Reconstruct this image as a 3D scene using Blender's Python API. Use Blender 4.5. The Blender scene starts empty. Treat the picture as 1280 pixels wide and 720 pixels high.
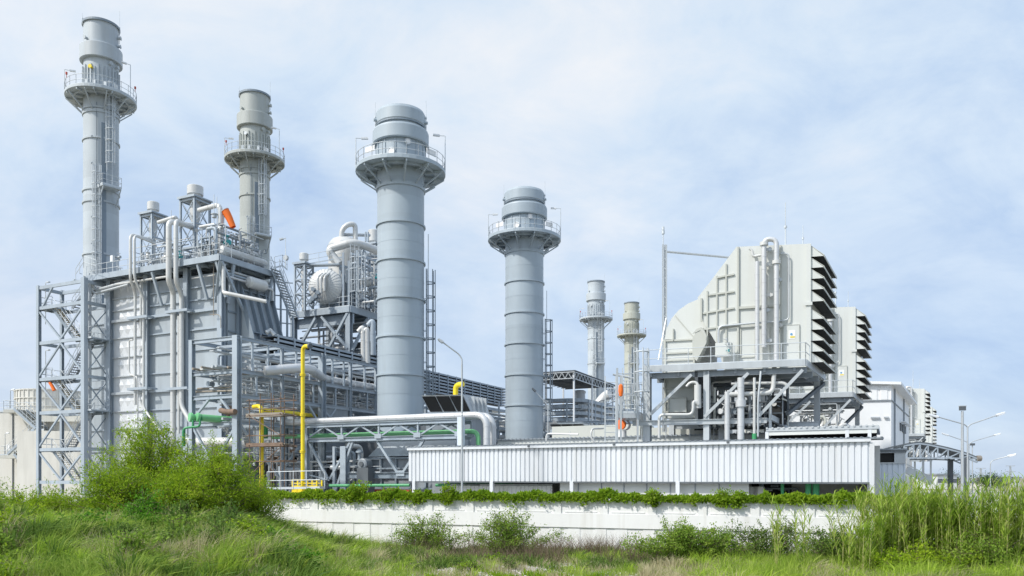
import bpy, math, random
import numpy as np
from mathutils import Vector, Matrix
S = bpy.context.scene
COL = S.collection
CAM_H = 3.7          # eye height over the ground outside the wall
FPX, CX, HY = 1000.0, 640.0, 597.0
R = math.radians

# ------------------------------------------------------------------ survey helpers
def P(px, py, D):    # a point seen at (px,py) of the photo, D metres away
    return Vector(((px-CX)/FPX*D, D, CAM_H+(HY-py)/FPX*D))
def Z(py, D): return CAM_H+(HY-py)/FPX*D

class Frame:         # a local building frame: x along the front to the right, y going back, z up
    def __init__(s, o, r, v):
        s.o = Vector((o[0], o[1], 0)); s.r = Vector((r[0], r[1], 0)).normalized(); s.v = Vector((v[0], v[1], 0)).normalized()
    def w(s, p): return s.o+s.r*p[0]+s.v*p[1]+Vector((0, 0, p[2]))
    def D(s, x, y): return s.o.y+s.r.y*x+s.v.y*y
    def fx(s, px, y=0.0):
        k = (px-CX)/FPX
        return (k*(s.o.y+s.v.y*y)-s.o.x-s.v.x*y)/(s.r.x-k*s.r.y)
    def fy(s, px, x=0.0):
        k = (px-CX)/FPX
        return (k*(s.o.y+s.r.y*x)-s.o.x-s.r.x*x)/(s.v.x-k*s.v.y)
    def fz(s, py, x, y): return Z(py, s.D(x, y))
class World0:
    o = Vector((0, 0, 0)); r = Vector((1, 0, 0)); v = Vector((0, 1, 0))
    def w(s, p): return Vector(p)
W = World0()

# ------------------------------------------------------------------ mesh collector
ORG = {}
class M:
    def __init__(s, fr=W): s.f = fr; s.v = []; s.F = []; s.sm = []
    def raw(s, pts, faces, smooth=False):
        n = len(s.v); s.v.extend([tuple(p) for p in pts])
        for f in faces: s.F.append(tuple(i+n for i in f)); s.sm.append(smooth)
        return s
    BF = [(0,3,2,1),(4,5,6,7),(0,1,5,4),(1,2,6,5),(2,3,7,6),(3,0,4,7)]
    def box(s, x0, x1, y0, y1, z0, z1):
        if x0 > x1: x0, x1 = x1, x0
        if y0 > y1: y0, y1 = y1, y0
        if z0 > z1: z0, z1 = z1, z0
        c = [(x0,y0,z0),(x1,y0,z0),(x1,y1,z0),(x0,y1,z0),(x0,y0,z1),(x1,y0,z1),(x1,y1,z1),(x0,y1,z1)]
        return s.raw([s.f.w(p) for p in c], s.BF)
    def hexa(s, c): return s.raw([s.f.w(p) for p in c], s.BF)
    def wbeam(s, a, b, w, h, up=None):       # world points
        d = (b-a).normalized()
        if up is None: up = Vector((0, 0, 1)) if abs(d.z) < .98 else s.f.v
        sd = d.cross(up).normalized(); u2 = sd.cross(d).normalized()
        pts = []
        for p in (a, b):
            for i, j in ((-1,-1),(1,-1),(1,1),(-1,1)): pts.append(p+sd*(i*w/2)+u2*(j*h/2))
        return s.raw(pts, [(0,1,2,3),(7,6,5,4),(1,0,4,5),(2,1,5,6),(3,2,6,7),(0,3,7,4)])
    def beam(s, a, b, w, h=None, up=None): return s.wbeam(s.f.w(a), s.f.w(b), w, h or w, up)
    def hbeam(s, a, b, w, h=None, t=.035, up=None):   # rolled H section: two flanges and a web
        h = h or w; a = s.f.w(a); b = s.f.w(b); d = (b-a).normalized()
        if up is None: up = Vector((0, 0, 1)) if abs(d.z) < .98 else s.f.v
        sd = d.cross(up).normalized(); u2 = sd.cross(d).normalized()
        o = u2*(h/2-t/2)
        s.wbeam(a+o, b+o, w, t, u2); s.wbeam(a-o, b-o, w, t, u2); s.wbeam(a, b, t, h-2*t-.004, u2)
        return s
    def wtube(s, pts, r, n=10, cap=True, r2=None):
        pts = [Vector(p) for p in pts]; m = len(pts); rings = []; d0 = None; nx = None
        for i, p in enumerate(pts):
            if i == 0: d = pts[1]-p
            elif i == m-1: d = p-pts[i-1]
            else: d = (pts[i+1]-p).normalized()+(p-pts[i-1]).normalized()
            d = d.normalized()
            if nx is None:
                a = Vector((0,0,1)) if abs(d.z) < .9 else Vector((1,0,0)); nx = (a-d*a.dot(d)).normalized()
            else: nx = (nx-d*nx.dot(d)).normalized()
            ny = d.cross(nx); rr = r if r2 is None else r+(r2-r)*i/(m-1)
            rings.append([p+(nx*math.cos(2*math.pi*k/n)+ny*math.sin(2*math.pi*k/n))*rr for k in range(n)])
        fs = [(i*n+k, i*n+(k+1) % n, (i+1)*n+(k+1) % n, (i+1)*n+k) for i in range(m-1) for k in range(n)]
        s.raw([q for g in rings for q in g], fs, True)
        if cap:
            s.raw(rings[0], [tuple(range(n))[::-1]]); s.raw(rings[-1], [tuple(range(n))])
        return s
    def tube(s, pts, r, n=10, cap=True, r2=None): return s.wtube([s.f.w(p) for p in pts], r, n, cap, r2)
    def lathe(s, c, prof, n=32, ax=None, smooth=True, a0=0, a1=2*math.pi):   # prof [(r,z)], profile goes so outside faces out; c world
        full = abs(a1-a0-2*math.pi) < 1e-6; k = n if full else n+1
        c = Vector(c); ax = Vector(ax).normalized() if ax is not None else Vector((0,0,1))
        t = Vector((1,0,0)) if abs(ax.x) < .9 else Vector((0,1,0))
        ex = (t-ax*t.dot(ax)).normalized(); ey = ax.cross(ex)
        for (r0, z0), (r1, z1) in zip(prof, prof[1:]):
            pts = []
            for r_, z_ in ((r0, z0), (r1, z1)):
                for i in range(k):
                    a = a0+(a1-a0)*i/n; pts.append(c+(ex*math.cos(a)+ey*math.sin(a))*r_+ax*z_)
            s.raw(pts, [(i, (i+1) % k, k+(i+1) % k, k+i) for i in range(n if not full else k)], smooth)
        return s
    def cyl(s, c, r, h, n=16, ax=None, r2=None):
        r2 = r if r2 is None else r2
        return s.lathe(c, [(0,0),(r,0),(r2,h),(0,h)], n, ax)
    def prism(s, poly, d):     # poly: list of local points, d: local extrusion vector
        a = [s.f.w(p) for p in poly]; b = [s.f.w((p[0]+d[0], p[1]+d[1], p[2]+d[2])) for p in poly]; n = len(a)
        s.raw(a+b, [tuple(range(n))[::-1], tuple(range(n, 2*n))]+[(i, (i+1) % n, n+(i+1) % n, n+i) for i in range(n)])
        return s
    def ring(s, pts, r, n=6): return s.wtube(list(pts)+[pts[0]], r, n, False)
    def build(s, name, mat, parent=None):
        me = bpy.data.meshes.new(name); org = ORG.get(parent.name, Vector((0,0,0))) if parent else Vector((0,0,0))
        if not parent and s.v:
            a = np.array(s.v); org = Vector(((a[:,0].min()+a[:,0].max())/2, (a[:,1].min()+a[:,1].max())/2, a[:,2].min()))
        me.from_pydata([(p[0]-org.x, p[1]-org.y, p[2]-org.z) for p in s.v], [], s.F)
        me.polygons.foreach_set('use_smooth', s.sm); me.materials.append(mat); me.update()
        o = bpy.data.objects.new(name, me); COL.objects.link(o)
        if parent: o.parent = parent
        else: o.location = org
        ORG[o.name] = org
        return o

def fillet(pts, rad, n=5):
    pts = [Vector(p) for p in pts]; out = [pts[0]]
    for a, b, c in zip(pts, pts[1:], pts[2:]):
        d1 = (a-b); d2 = (c-b); r = min(rad, d1.length*.49, d2.length*.49); p = b+d1.normalized()*r; q = b+d2.normalized()*r
        for i in range(n+1):
            t = i/n; out.append(p*(1-t)**2+b*2*t*(1-t)+q*t*t)
    out.append(pts[-1]); return out

def thing(name, label, cat, loc=(0,0,0), group=None):
    o = bpy.data.objects.new(name, None); COL.objects.link(o); o.location = loc; o.empty_display_size = .5
    o['label'] = label; o['category'] = cat
    if group: o['group'] = group
    ORG[o.name] = Vector(loc); return o
def tag(o, label, cat, group=None, kind=None):
    o['label'] = label; o['category'] = cat
    if group: o['group'] = group
    if kind: o['kind'] = kind
    return o
def struct(o): o['kind'] = 'structure'; return o

# ------------------------------------------------------------------ materials
MATS = {}
def mat(name, col, rough=.5, metal=0., var=.12, scale=1.2, streak=.0, bump=0., spec=.5, stain=None, stain_amt=.0, plate=None):
    if name in MATS: return MATS[name]
    m = bpy.data.materials.new(name); m.use_nodes = True; MATS[name] = m
    nt = m.node_tree; N = nt.nodes; L = nt.links; b = N['Principled BSDF']
    b.inputs['Roughness'].default_value = rough; b.inputs['Metallic'].default_value = metal
    b.inputs['Specular IOR Level'].default_value = spec
    geo = N.new('ShaderNodeNewGeometry'); mp = N.new('ShaderNodeMapping'); mp.inputs['Scale'].default_value = (scale, scale, scale*.35)
    L.new(geo.outputs['Position'], mp.inputs['Vector'])
    nz = N.new('ShaderNodeTexNoise'); nz.inputs['Scale'].default_value = 1.; nz.inputs['Detail'].default_value = 6; nz.inputs['Roughness'].default_value = .65
    L.new(mp.outputs[0], nz.inputs['Vector'])
    cr = N.new('ShaderNodeValToRGB'); e = cr.color_ramp.elements
    e[0].position = .3; e[1].position = .7
    lo = [max(0, c*(1-var)) for c in col]; hi = [min(1, c*(1+var)) for c in col]
    e[0].color = (*lo, 1); e[1].color = (*hi, 1); L.new(nz.outputs[0], cr.inputs[0]); out = cr.outputs[0]
    if stain_amt > 0:
        m2 = N.new('ShaderNodeMapping'); m2.inputs['Scale'].default_value = (scale*3.5, scale*3.5, scale*.22)
        L.new(geo.outputs['Position'], m2.inputs['Vector'])
        n2 = N.new('ShaderNodeTexNoise'); n2.inputs['Scale'].default_value = 1.; n2.inputs['Detail'].default_value = 5
        L.new(m2.outputs[0], n2.inputs['Vector'])
        c2 = N.new('ShaderNodeValToRGB'); c2.color_ramp.elements[0].position = .52; c2.color_ramp.elements[1].position = .78
        c2.color_ramp.elements[0].color = (0,0,0,1); c2.color_ramp.elements[1].color = (stain_amt,)*3+(1,)
        L.new(n2.outputs[0], c2.inputs[0])
        mx = N.new('ShaderNodeMix'); mx.data_type = 'RGBA'; L.new(c2.outputs[0], mx.inputs[0]); L.new(out, mx.inputs[6])
        mx.inputs[7].default_value = (*(stain or (.2,.17,.13)), 1); out = mx.outputs[2]
    if plate:        # sheets and plates differ a little in tone
        dp = N.new('ShaderNodeVectorMath'); dp.operation = 'DOT_PRODUCT'; L.new(geo.outputs['Position'], dp.inputs[0]); dp.inputs[1].default_value = tuple(c/plate[1] for c in plate[0])
        fl = N.new('ShaderNodeMath'); fl.operation = 'FLOOR'; L.new(dp.outputs['Value'], fl.inputs[0])
        wn = N.new('ShaderNodeTexWhiteNoise'); wn.noise_dimensions = '1D'; L.new(fl.outputs[0], wn.inputs['W'])
        m5 = N.new('ShaderNodeMapRange'); m5.inputs[3].default_value = 1-plate[2]; m5.inputs[4].default_value = 1+plate[2]; L.new(wn.outputs['Value'], m5.inputs[0])
        vm = N.new('ShaderNodeVectorMath'); vm.operation = 'SCALE'; L.new(out, vm.inputs[0]); L.new(m5.outputs[0], vm.inputs['Scale']); out = vm.outputs[0]
    L.new(out, b.inputs['Base Color'])
    n3 = N.new('ShaderNodeTexNoise'); n3.inputs['Scale'].default_value = 1.1; n3.inputs['Detail'].default_value = 4; L.new(geo.outputs['Position'], n3.inputs['Vector'])
    mr = N.new('ShaderNodeMapRange'); mr.inputs[3].default_value = max(.05, rough-.12); mr.inputs[4].default_value = min(1, rough+.12)
    L.new(n3.outputs[0], mr.inputs[0]); L.new(mr.outputs[0], b.inputs['Roughness'])
    if bump > 0:
        bp = N.new('ShaderNodeBump'); bp.inputs['Strength'].default_value = bump; bp.inputs['Distance'].default_value = .05
        L.new(n3.outputs[0], bp.inputs['Height']); L.new(bp.outputs[0], b.inputs['Normal'])
    return m
def leafmat(name, cols, rough=.55, trans=.35, scale=.5):
    m = bpy.data.materials.new(name); m.use_nodes = True; nt = m.node_tree; N = nt.nodes; L = nt.links; b = N['Principled BSDF']
    geo = N.new('ShaderNodeNewGeometry'); nz = N.new('ShaderNodeTexNoise'); nz.inputs['Scale'].default_value = scale; nz.inputs['Detail'].default_value = 3
    L.new(geo.outputs['Position'], nz.inputs['Vector'])
    ad = N.new('ShaderNodeMath'); ad.operation = 'MULTIPLY_ADD'; ad.inputs[1].default_value = .55; L.new(geo.outputs['Random Per Island'], ad.inputs[0])
    mr = N.new('ShaderNodeMapRange'); mr.inputs[1].default_value = .3; mr.inputs[2].default_value = .7; mr.inputs[4].default_value = .45; L.new(nz.outputs[0], mr.inputs[0])
    L.new(mr.outputs[0], ad.inputs[2])
    cr = N.new('ShaderNodeValToRGB'); e = cr.color_ramp.elements
    while len(e) < len(cols): e.new(.5)
    for i, c in enumerate(cols): e[i].position = i/(len(cols)-1); e[i].color = (*c, 1)
    L.new(ad.outputs[0], cr.inputs[0]); L.new(cr.outputs[0], b.inputs['Base Color'])
    b.inputs['Roughness'].default_value = rough; b.inputs['Specular IOR Level'].default_value = .12
    tr = N.new('ShaderNodeBsdfTranslucent'); L.new(cr.outputs[0], tr.inputs[0])
    ms = N.new('ShaderNodeMixShader'); ms.inputs[0].default_value = trans
    L.new(b.outputs[0], ms.inputs[1]); L.new(tr.outputs[0], ms.inputs[2]); L.new(ms.outputs[0], N['Material Output'].inputs[0])
    return m

STEEL = mat('blue_grey_steel', (.345,.40,.455), .45, 0, .12, .8, stain_amt=.2, stain=(.25,.25,.25))
STEEL_D = mat('dull_blue_steel', (.21,.255,.30), .5, 0, .12, .8, stain_amt=.25, stain=(.18,.17,.16))
UPZ = (0,0,1)
STACK_B = mat('blue_grey_stack_paint', (.345,.405,.455), .42, 0, .06, .5, stain_amt=.3, stain=(.27,.30,.32), plate=(UPZ,1.47,.05))
STACK_G = mat('warm_grey_stack_paint', (.385,.41,.395), .45, 0, .08, .6, stain_amt=.4, stain=(.28,.27,.21), plate=(UPZ,1.7,.06))
STACK_O = mat('olive_grey_stack_paint', (.40,.415,.365), .5, 0, .08, .6, stain_amt=.35, stain=(.27,.25,.17), plate=(UPZ,1.7,.06))
STACK_P = mat('pale_stack_paint', (.43,.475,.51), .45, 0, .07, .6, stain_amt=.35, stain=(.33,.33,.31), plate=(UPZ,1.7,.06))
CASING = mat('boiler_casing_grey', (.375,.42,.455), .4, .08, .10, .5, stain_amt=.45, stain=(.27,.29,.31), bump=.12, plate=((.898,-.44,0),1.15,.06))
CASING_S = mat('bright_casing_sheet', (.66,.68,.70), .34, .2, .10, .9, stain_amt=.3, stain=(.38,.41,.43), bump=.2)
GALV = mat('galvanised_steel', (.48,.51,.53), .4, .3, .1, 1.5, stain_amt=.2, stain=(.33,.30,.27))
RAIL = mat('galvanised_rail', (.55,.59,.62), .42, .15, .08, 1.5)
CLAD = mat('pale_pipe_cladding', (.585,.59,.58), .36, .12, .05, .5, stain_amt=.3, stain=(.38,.35,.30))
SILV = mat('silver_pipe_cladding', (.58,.59,.60), .34, .3, .05, .4, stain_amt=.3, stain=(.38,.36,.33))
DARK = mat('dark_opening', (.018,.018,.018), .8, 0, .2)
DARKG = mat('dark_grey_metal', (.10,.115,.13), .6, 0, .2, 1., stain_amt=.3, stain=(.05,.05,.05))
MIDG = mat('machine_grey', (.24,.27,.30), .5, 0, .15, .7, stain_amt=.3, stain=(.12,.11,.1))
CREAM = mat('cream_metal', (.60,.62,.60), .42, 0, .035, .6, stain_amt=.3, stain=(.47,.46,.40), plate=((.95,-.31,0),1.25,.025))
CREAM2 = mat('cream_ribs', (.48,.49,.45), .45, 0, .05, .5)
WHITE = mat('white_painted_masonry', (.74,.74,.735), .7, 0, .05, .9, stain_amt=.4, stain=(.50,.48,.42), bump=.15)
WHITEM = mat('white_corrugated_metal', (.655,.68,.71), .35, .12, .05, .6, stain_amt=.45, stain=(.52,.52,.5), plate=((.885,-.466,0),.93,.05))
PALEM = mat('pale_blue_corrugated', (.62,.68,.75), .38, .1, .05, .6)
CONC = mat('weathered_concrete', (.50,.50,.46), .85, 0, .12, .5, stain_amt=.5, stain=(.22,.21,.18), bump=.2)
HALLW = mat('white_hall_sheet', (.78,.79,.80), .45, 0, .03, .5, stain_amt=.12, stain=(.6,.6,.58))
CONC_L = mat('pale_concrete', (.62,.61,.57), .8, 0, .1, .4, stain_amt=.35, stain=(.33,.32,.28))
YEL = mat('yellow_pipe_paint', (.78,.60,.02), .4, 0, .06, 1.)
GRN = mat('green_pipe_paint', (.05,.30,.12), .4, 0, .08, 1.)
GRNL = mat('light_green_paint', (.16,.46,.21), .4, 0, .08, 1.)
ORANGE = mat('orange_fabric', (.85,.17,.02), .7, 0, .06, 2.)
REDM = mat('red_paint', (.45,.07,.04), .5, 0, .12, 1.)
RUST = mat('rusty_steel', (.20,.14,.105), .8, .1, .3, 2.)
BROWNP = mat('dull_brown_pipe', (.30,.265,.22), .55, .3, .2, 1.)
TREAD = mat('tan_stair_tread', (.45,.38,.24), .6, 0, .15, 2.)
LAMPW = mat('lamp_shell', (.70,.72,.74), .4, .1, .05)
SIGNW = mat('white_sign_face', (.78,.78,.78), .5, 0, .03)
SIGNB = mat('blue_sign_mark', (.10,.30,.55), .5); SIGNY = mat('yellow_sign_mark', (.75,.6,.08), .5)
TEAL = mat('teal_paint', (.02,.28,.30), .4)
BARK = mat('twig_bark', (.16,.12,.08), .9, 0, .3, 3.)
# ------------------------------------------------------------------ camera, light, sky
cam = bpy.data.cameras.new('camera'); cam.sensor_width = 36; cam.lens = 36*FPX/1280; cam.shift_y = (HY-360)/1280
cam.clip_start = .1; cam.clip_end = 9000
co = bpy.data.objects.new('camera', cam); COL.objects.link(co); co.location = (0,0,CAM_H); co.rotation_euler = (R(90),0,0); S.camera = co
S.view_settings.view_transform = 'Standard'; S.view_settings.look = 'None'; S.view_settings.gamma = 1; S.view_settings.use_curve_mapping = False
S.view_settings.exposure = EXPOSURE = .2
SUN_EL, SUN_AZ = R(44), R(238)      # azimuth clockwise from +Y: the sun stands behind the camera, to its left
sd = Vector((math.sin(SUN_AZ)*math.cos(SUN_EL), math.cos(SUN_AZ)*math.cos(SUN_EL), math.sin(SUN_EL)))
sl = bpy.data.lights.new('sun', 'SUN'); sl.energy = 3.35; sl.angle = R(2.5); sl.color = (1,.955,.88)
so = bpy.data.objects.new('sun', sl); COL.objects.link(so); so.rotation_euler = sd.to_track_quat('Z', 'Y').to_euler(); so.location = (0,-20,60)
wd = bpy.data.worlds.new('World'); S.world = wd; wd.use_nodes = True; nt = wd.node_tree; N = nt.nodes; L = nt.links
for n in list(N): N.remove(n)
sky = N.new('ShaderNodeTexSky'); sky.sky_type = 'NISHITA'; sky.sun_disc = False; sky.sun_elevation = SUN_EL; sky.sun_rotation = SUN_AZ
bg1 = N.new('ShaderNodeBackground'); bg1.inputs[1].default_value = .12; L.new(sky.outputs[0], bg1.inputs[0])
tc = N.new('ShaderNodeTexCoord'); sp = N.new('ShaderNodeSeparateXYZ'); L.new(tc.outputs['Generated'], sp.inputs[0])
def mth(op, a, b=None, c=None):
    n = N.new('ShaderNodeMath'); n.operation = op
    for i, x in enumerate((a, b, c)):
        if x is None: continue
        if isinstance(x, (int, float)): n.inputs[i].default_value = x
        else: L.new(x, n.inputs[i])
    return n.outputs[0]
zz = mth('MAXIMUM', sp.outputs[2], 0.0); den = mth('ADD', zz, .5)
cmb = N.new('ShaderNodeCombineXYZ'); L.new(mth('DIVIDE', sp.outputs[0], den), cmb.inputs[0]); L.new(mth('DIVIDE', sp.outputs[1], den), cmb.inputs[1])
def noise(scale, det, rough, loc, dist=0., sc=(1,1,1)):
    mp = N.new('ShaderNodeMapping'); mp.inputs['Location'].default_value = loc; mp.inputs['Scale'].default_value = sc; L.new(cmb.outputs[0], mp.inputs[0])
    n = N.new('ShaderNodeTexNoise'); n.inputs['Scale'].default_value = scale; n.inputs['Detail'].default_value = det; n.inputs['Roughness'].default_value = rough; n.inputs['Distortion'].default_value = dist
    L.new(mp.outputs[0], n.inputs[0]); return n.outputs[0]
big = noise(.9, 5, .5, (3.1,1.7,0), .3); fine = noise(5.2, 9, .62, (7.3,2.2,0), .4, (1,1.3,1)); wisp = noise(2.3, 8, .58, (1.3,9.2,0), .7, (.75,1.25,1))
dens = mth('ADD', mth('MULTIPLY', big, .60), mth('ADD', mth('MULTIPLY', fine, .34), mth('MULTIPLY', wisp, .30)))
rp = N.new('ShaderNodeValToRGB'); e = rp.color_ramp.elements
e[0].position = .455; e[0].color = (.38,.54,.82,1); e[1].position = .74; e[1].color = (.90,.925,.955,1)
k = e.new(.535); k.color = (.54,.685,.885,1); k = e.new(.62); k.color = (.70,.815,.94,1)
L.new(mth('SUBTRACT', dens, mth('MULTIPLY', sp.outputs[0], .15)), rp.inputs[0])
# a grey-blue cloud bank low over the horizon
bank = N.new('ShaderNodeMapRange'); bank.inputs[1].default_value = .42; bank.inputs[2].default_value = .08; bank.inputs[3].default_value = 0; bank.inputs[4].default_value = 1
L.new(mth('ADD', zz, mth('MULTIPLY', mth('SUBTRACT', wisp, .5), .28)), bank.inputs[0])
bx = N.new('ShaderNodeMix'); bx.data_type = 'RGBA'; L.new(mth('MULTIPLY', bank.outputs[0], .72), bx.inputs[0]); L.new(rp.outputs[0], bx.inputs[6])
lowc = N.new('ShaderNodeValToRGB'); e = lowc.color_ramp.elements; e[0].position = .36; e[0].color = (.44,.555,.76,1); e[1].position = .66; e[1].color = (.60,.715,.89,1)
L.new(mth('ADD', mth('MULTIPLY', wisp, .6), mth('MULTIPLY', fine, .4)), lowc.inputs[0]); L.new(lowc.outputs[0], bx.inputs[7])
# glow round the sun, out of view, added for soft fill; overhead nearly even
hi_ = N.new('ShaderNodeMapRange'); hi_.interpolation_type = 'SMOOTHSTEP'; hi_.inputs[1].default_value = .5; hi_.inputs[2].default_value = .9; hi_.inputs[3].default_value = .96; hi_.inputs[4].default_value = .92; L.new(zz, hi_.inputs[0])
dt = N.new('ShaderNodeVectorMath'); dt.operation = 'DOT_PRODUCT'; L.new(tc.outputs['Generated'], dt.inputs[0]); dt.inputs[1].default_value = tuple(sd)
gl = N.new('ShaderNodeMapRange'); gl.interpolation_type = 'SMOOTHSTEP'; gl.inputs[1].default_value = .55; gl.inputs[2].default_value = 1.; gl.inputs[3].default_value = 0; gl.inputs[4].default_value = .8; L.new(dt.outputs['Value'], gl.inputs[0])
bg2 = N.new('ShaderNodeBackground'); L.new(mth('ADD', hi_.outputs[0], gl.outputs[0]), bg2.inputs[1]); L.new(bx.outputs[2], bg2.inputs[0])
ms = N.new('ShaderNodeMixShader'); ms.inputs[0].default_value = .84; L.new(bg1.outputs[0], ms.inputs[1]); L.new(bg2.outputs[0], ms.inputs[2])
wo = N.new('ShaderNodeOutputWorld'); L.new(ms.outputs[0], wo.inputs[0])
# ------------------------------------------------------------------ stacks
def handrail(m, pts, h=1.05, step=1.4, r=.025, closed=False, toe=True):   # pts world deck-edge points
    pts = [Vector(p) for p in pts]
    if closed: pts = pts+[pts[0]]
    up = Vector((0,0,1))
    for a, b in zip(pts, pts[1:]):
        n = max(1, round((b-a).length/step))
        for i in range(n+1):
            p = a.lerp(b, i/n); m.wtube([p, p+up*h], r, 5)
        for q in (.5, 1.): m.wtube([a+up*h*q, b+up*h*q], r, 5)
        if toe: m.wbeam(a+up*.08, b+up*.08, .015, .14)
def railing(parent, pts, name='railing', **k):
    m = M(); handrail(m, pts, **k); return m.build(name, RAIL, parent)
def polar(c, a, r, z): return Vector((c[0]+math.cos(a)*r, c[1]+math.sin(a)*r, z))
def caged_ladder(m, c, a, r, z0, z1, w=.55, cage=True, cz=2.4, rr=.045):
    ra = Vector((math.cos(a), math.sin(a), 0)); ta = Vector((-ra.y, ra.x, 0)); b = Vector((c[0], c[1], 0))+ra*(r+.2)
    for s in (-1, 1): m.wbeam(b+ta*s*w/2+Vector((0,0,z0)), b+ta*s*w/2+Vector((0,0,z1+1.)), .05, .05)
    z = z0+.2
    while z < z1:
        m.wtube([b-ta*w/2+Vector((0,0,z)), b+ta*w/2+Vector((0,0,z))], .016, 4); z += .4
    if cage:
        def arc(z): return [b+ta*math.cos(t)*.42+ra*(.1+math.sin(t)*.62)+Vector((0,0,z)) for t in [math.pi*i/8 for i in range(9)]]
        z = z0+cz
        while z < z1+1.:
            m.wtube([b+ta*.42+Vector((0,0,z))]+arc(z)+[b-ta*.42+Vector((0,0,z))], rr, 4); z += 1.15
        for i in (0, 2, 4, 6, 8): m.wtube([arc(z0+cz)[i], arc(z1+.95)[i]], rr*.8, 4)
    z = z0+1
    while z < z1:
        for s in (-1, 1): m.wbeam(b+ta*s*w/2+Vector((0,0,z)), b+ta*s*w/2-ra*.22+Vector((0,0,z)), .04, .04)
        z += 2.6
def ring_deck(root, c, ri, ro, z, n, ms):
    m = M(); m.lathe((c[0],c[1],z), [(ri,-.12),(ro,-.16),(ro+.03,-.16),(ro+.03,.12),(ro-.02,.12),(ro-.02,.02),(ri,.02)], 40, smooth=False)
    for i in range(n):
        a = 2*math.pi*(i+.5)/n; m.wbeam(polar(c,a,ri,z-.26), polar(c,a,ro-.05,z-.26), .12, .2)
    m.lathe((c[0],c[1],z-.24), [((ri+ro)/2,-.1),((ri+ro)/2+.1,-.1),((ri+ro)/2+.1,.08)], 32, smooth=False)
    m.build('deck', ms, root)
    railing(root, [polar(c, 2*math.pi*i/24, ro, z+.02) for i in range(24)], closed=True, step=2.)
def brackets(root, c, ri, ro, z0, z1, n, ms, off=.5):
    for i in range(n):
        a = 2*math.pi*(i+off)/n; m = M(); m.wbeam(polar(c,a,ri,z0), polar(c,a,ro-.05,z1), .11, .11); m.build('bracket', ms, root)
    m = M(); m.lathe((c[0],c[1],z0), [(ri-.04,-.18),(ri+.1,-.18),(ri+.1,.14),(ri-.04,.14)], 40, smooth=False); m.build('bracket_ring', ms, root)
def small_lamp(root, p, a, h, ln):       # post with a short arm and a lamp head
    m = M(); d = Vector((math.cos(a), math.sin(a), 0)); t = Vector(p)+Vector((0,0,h))
    m.wtube([Vector(p), t], .035, 5); m.wtube([t, t+d*ln], .03, 5); lp = m.build('lamp_post', RAIL, root)
    m = M(); m.wbeam(t+d*ln-d*.05, t+d*(ln+.5)+Vector((0,0,.03)), .22, .13); m.build('lamp_head', LAMPW, lp)
def rod(root, a, b, name='lightning_rod', r=.03):
    m = M(); m.wtube([a, a.lerp(b,.5)], r, 5); m.wtube([a.lerp(b,.5), b], r*.6, 5); m.cyl(a.lerp(b,.48), r*2.2, .12, 6); m.build(name, RAIL, root)

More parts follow.
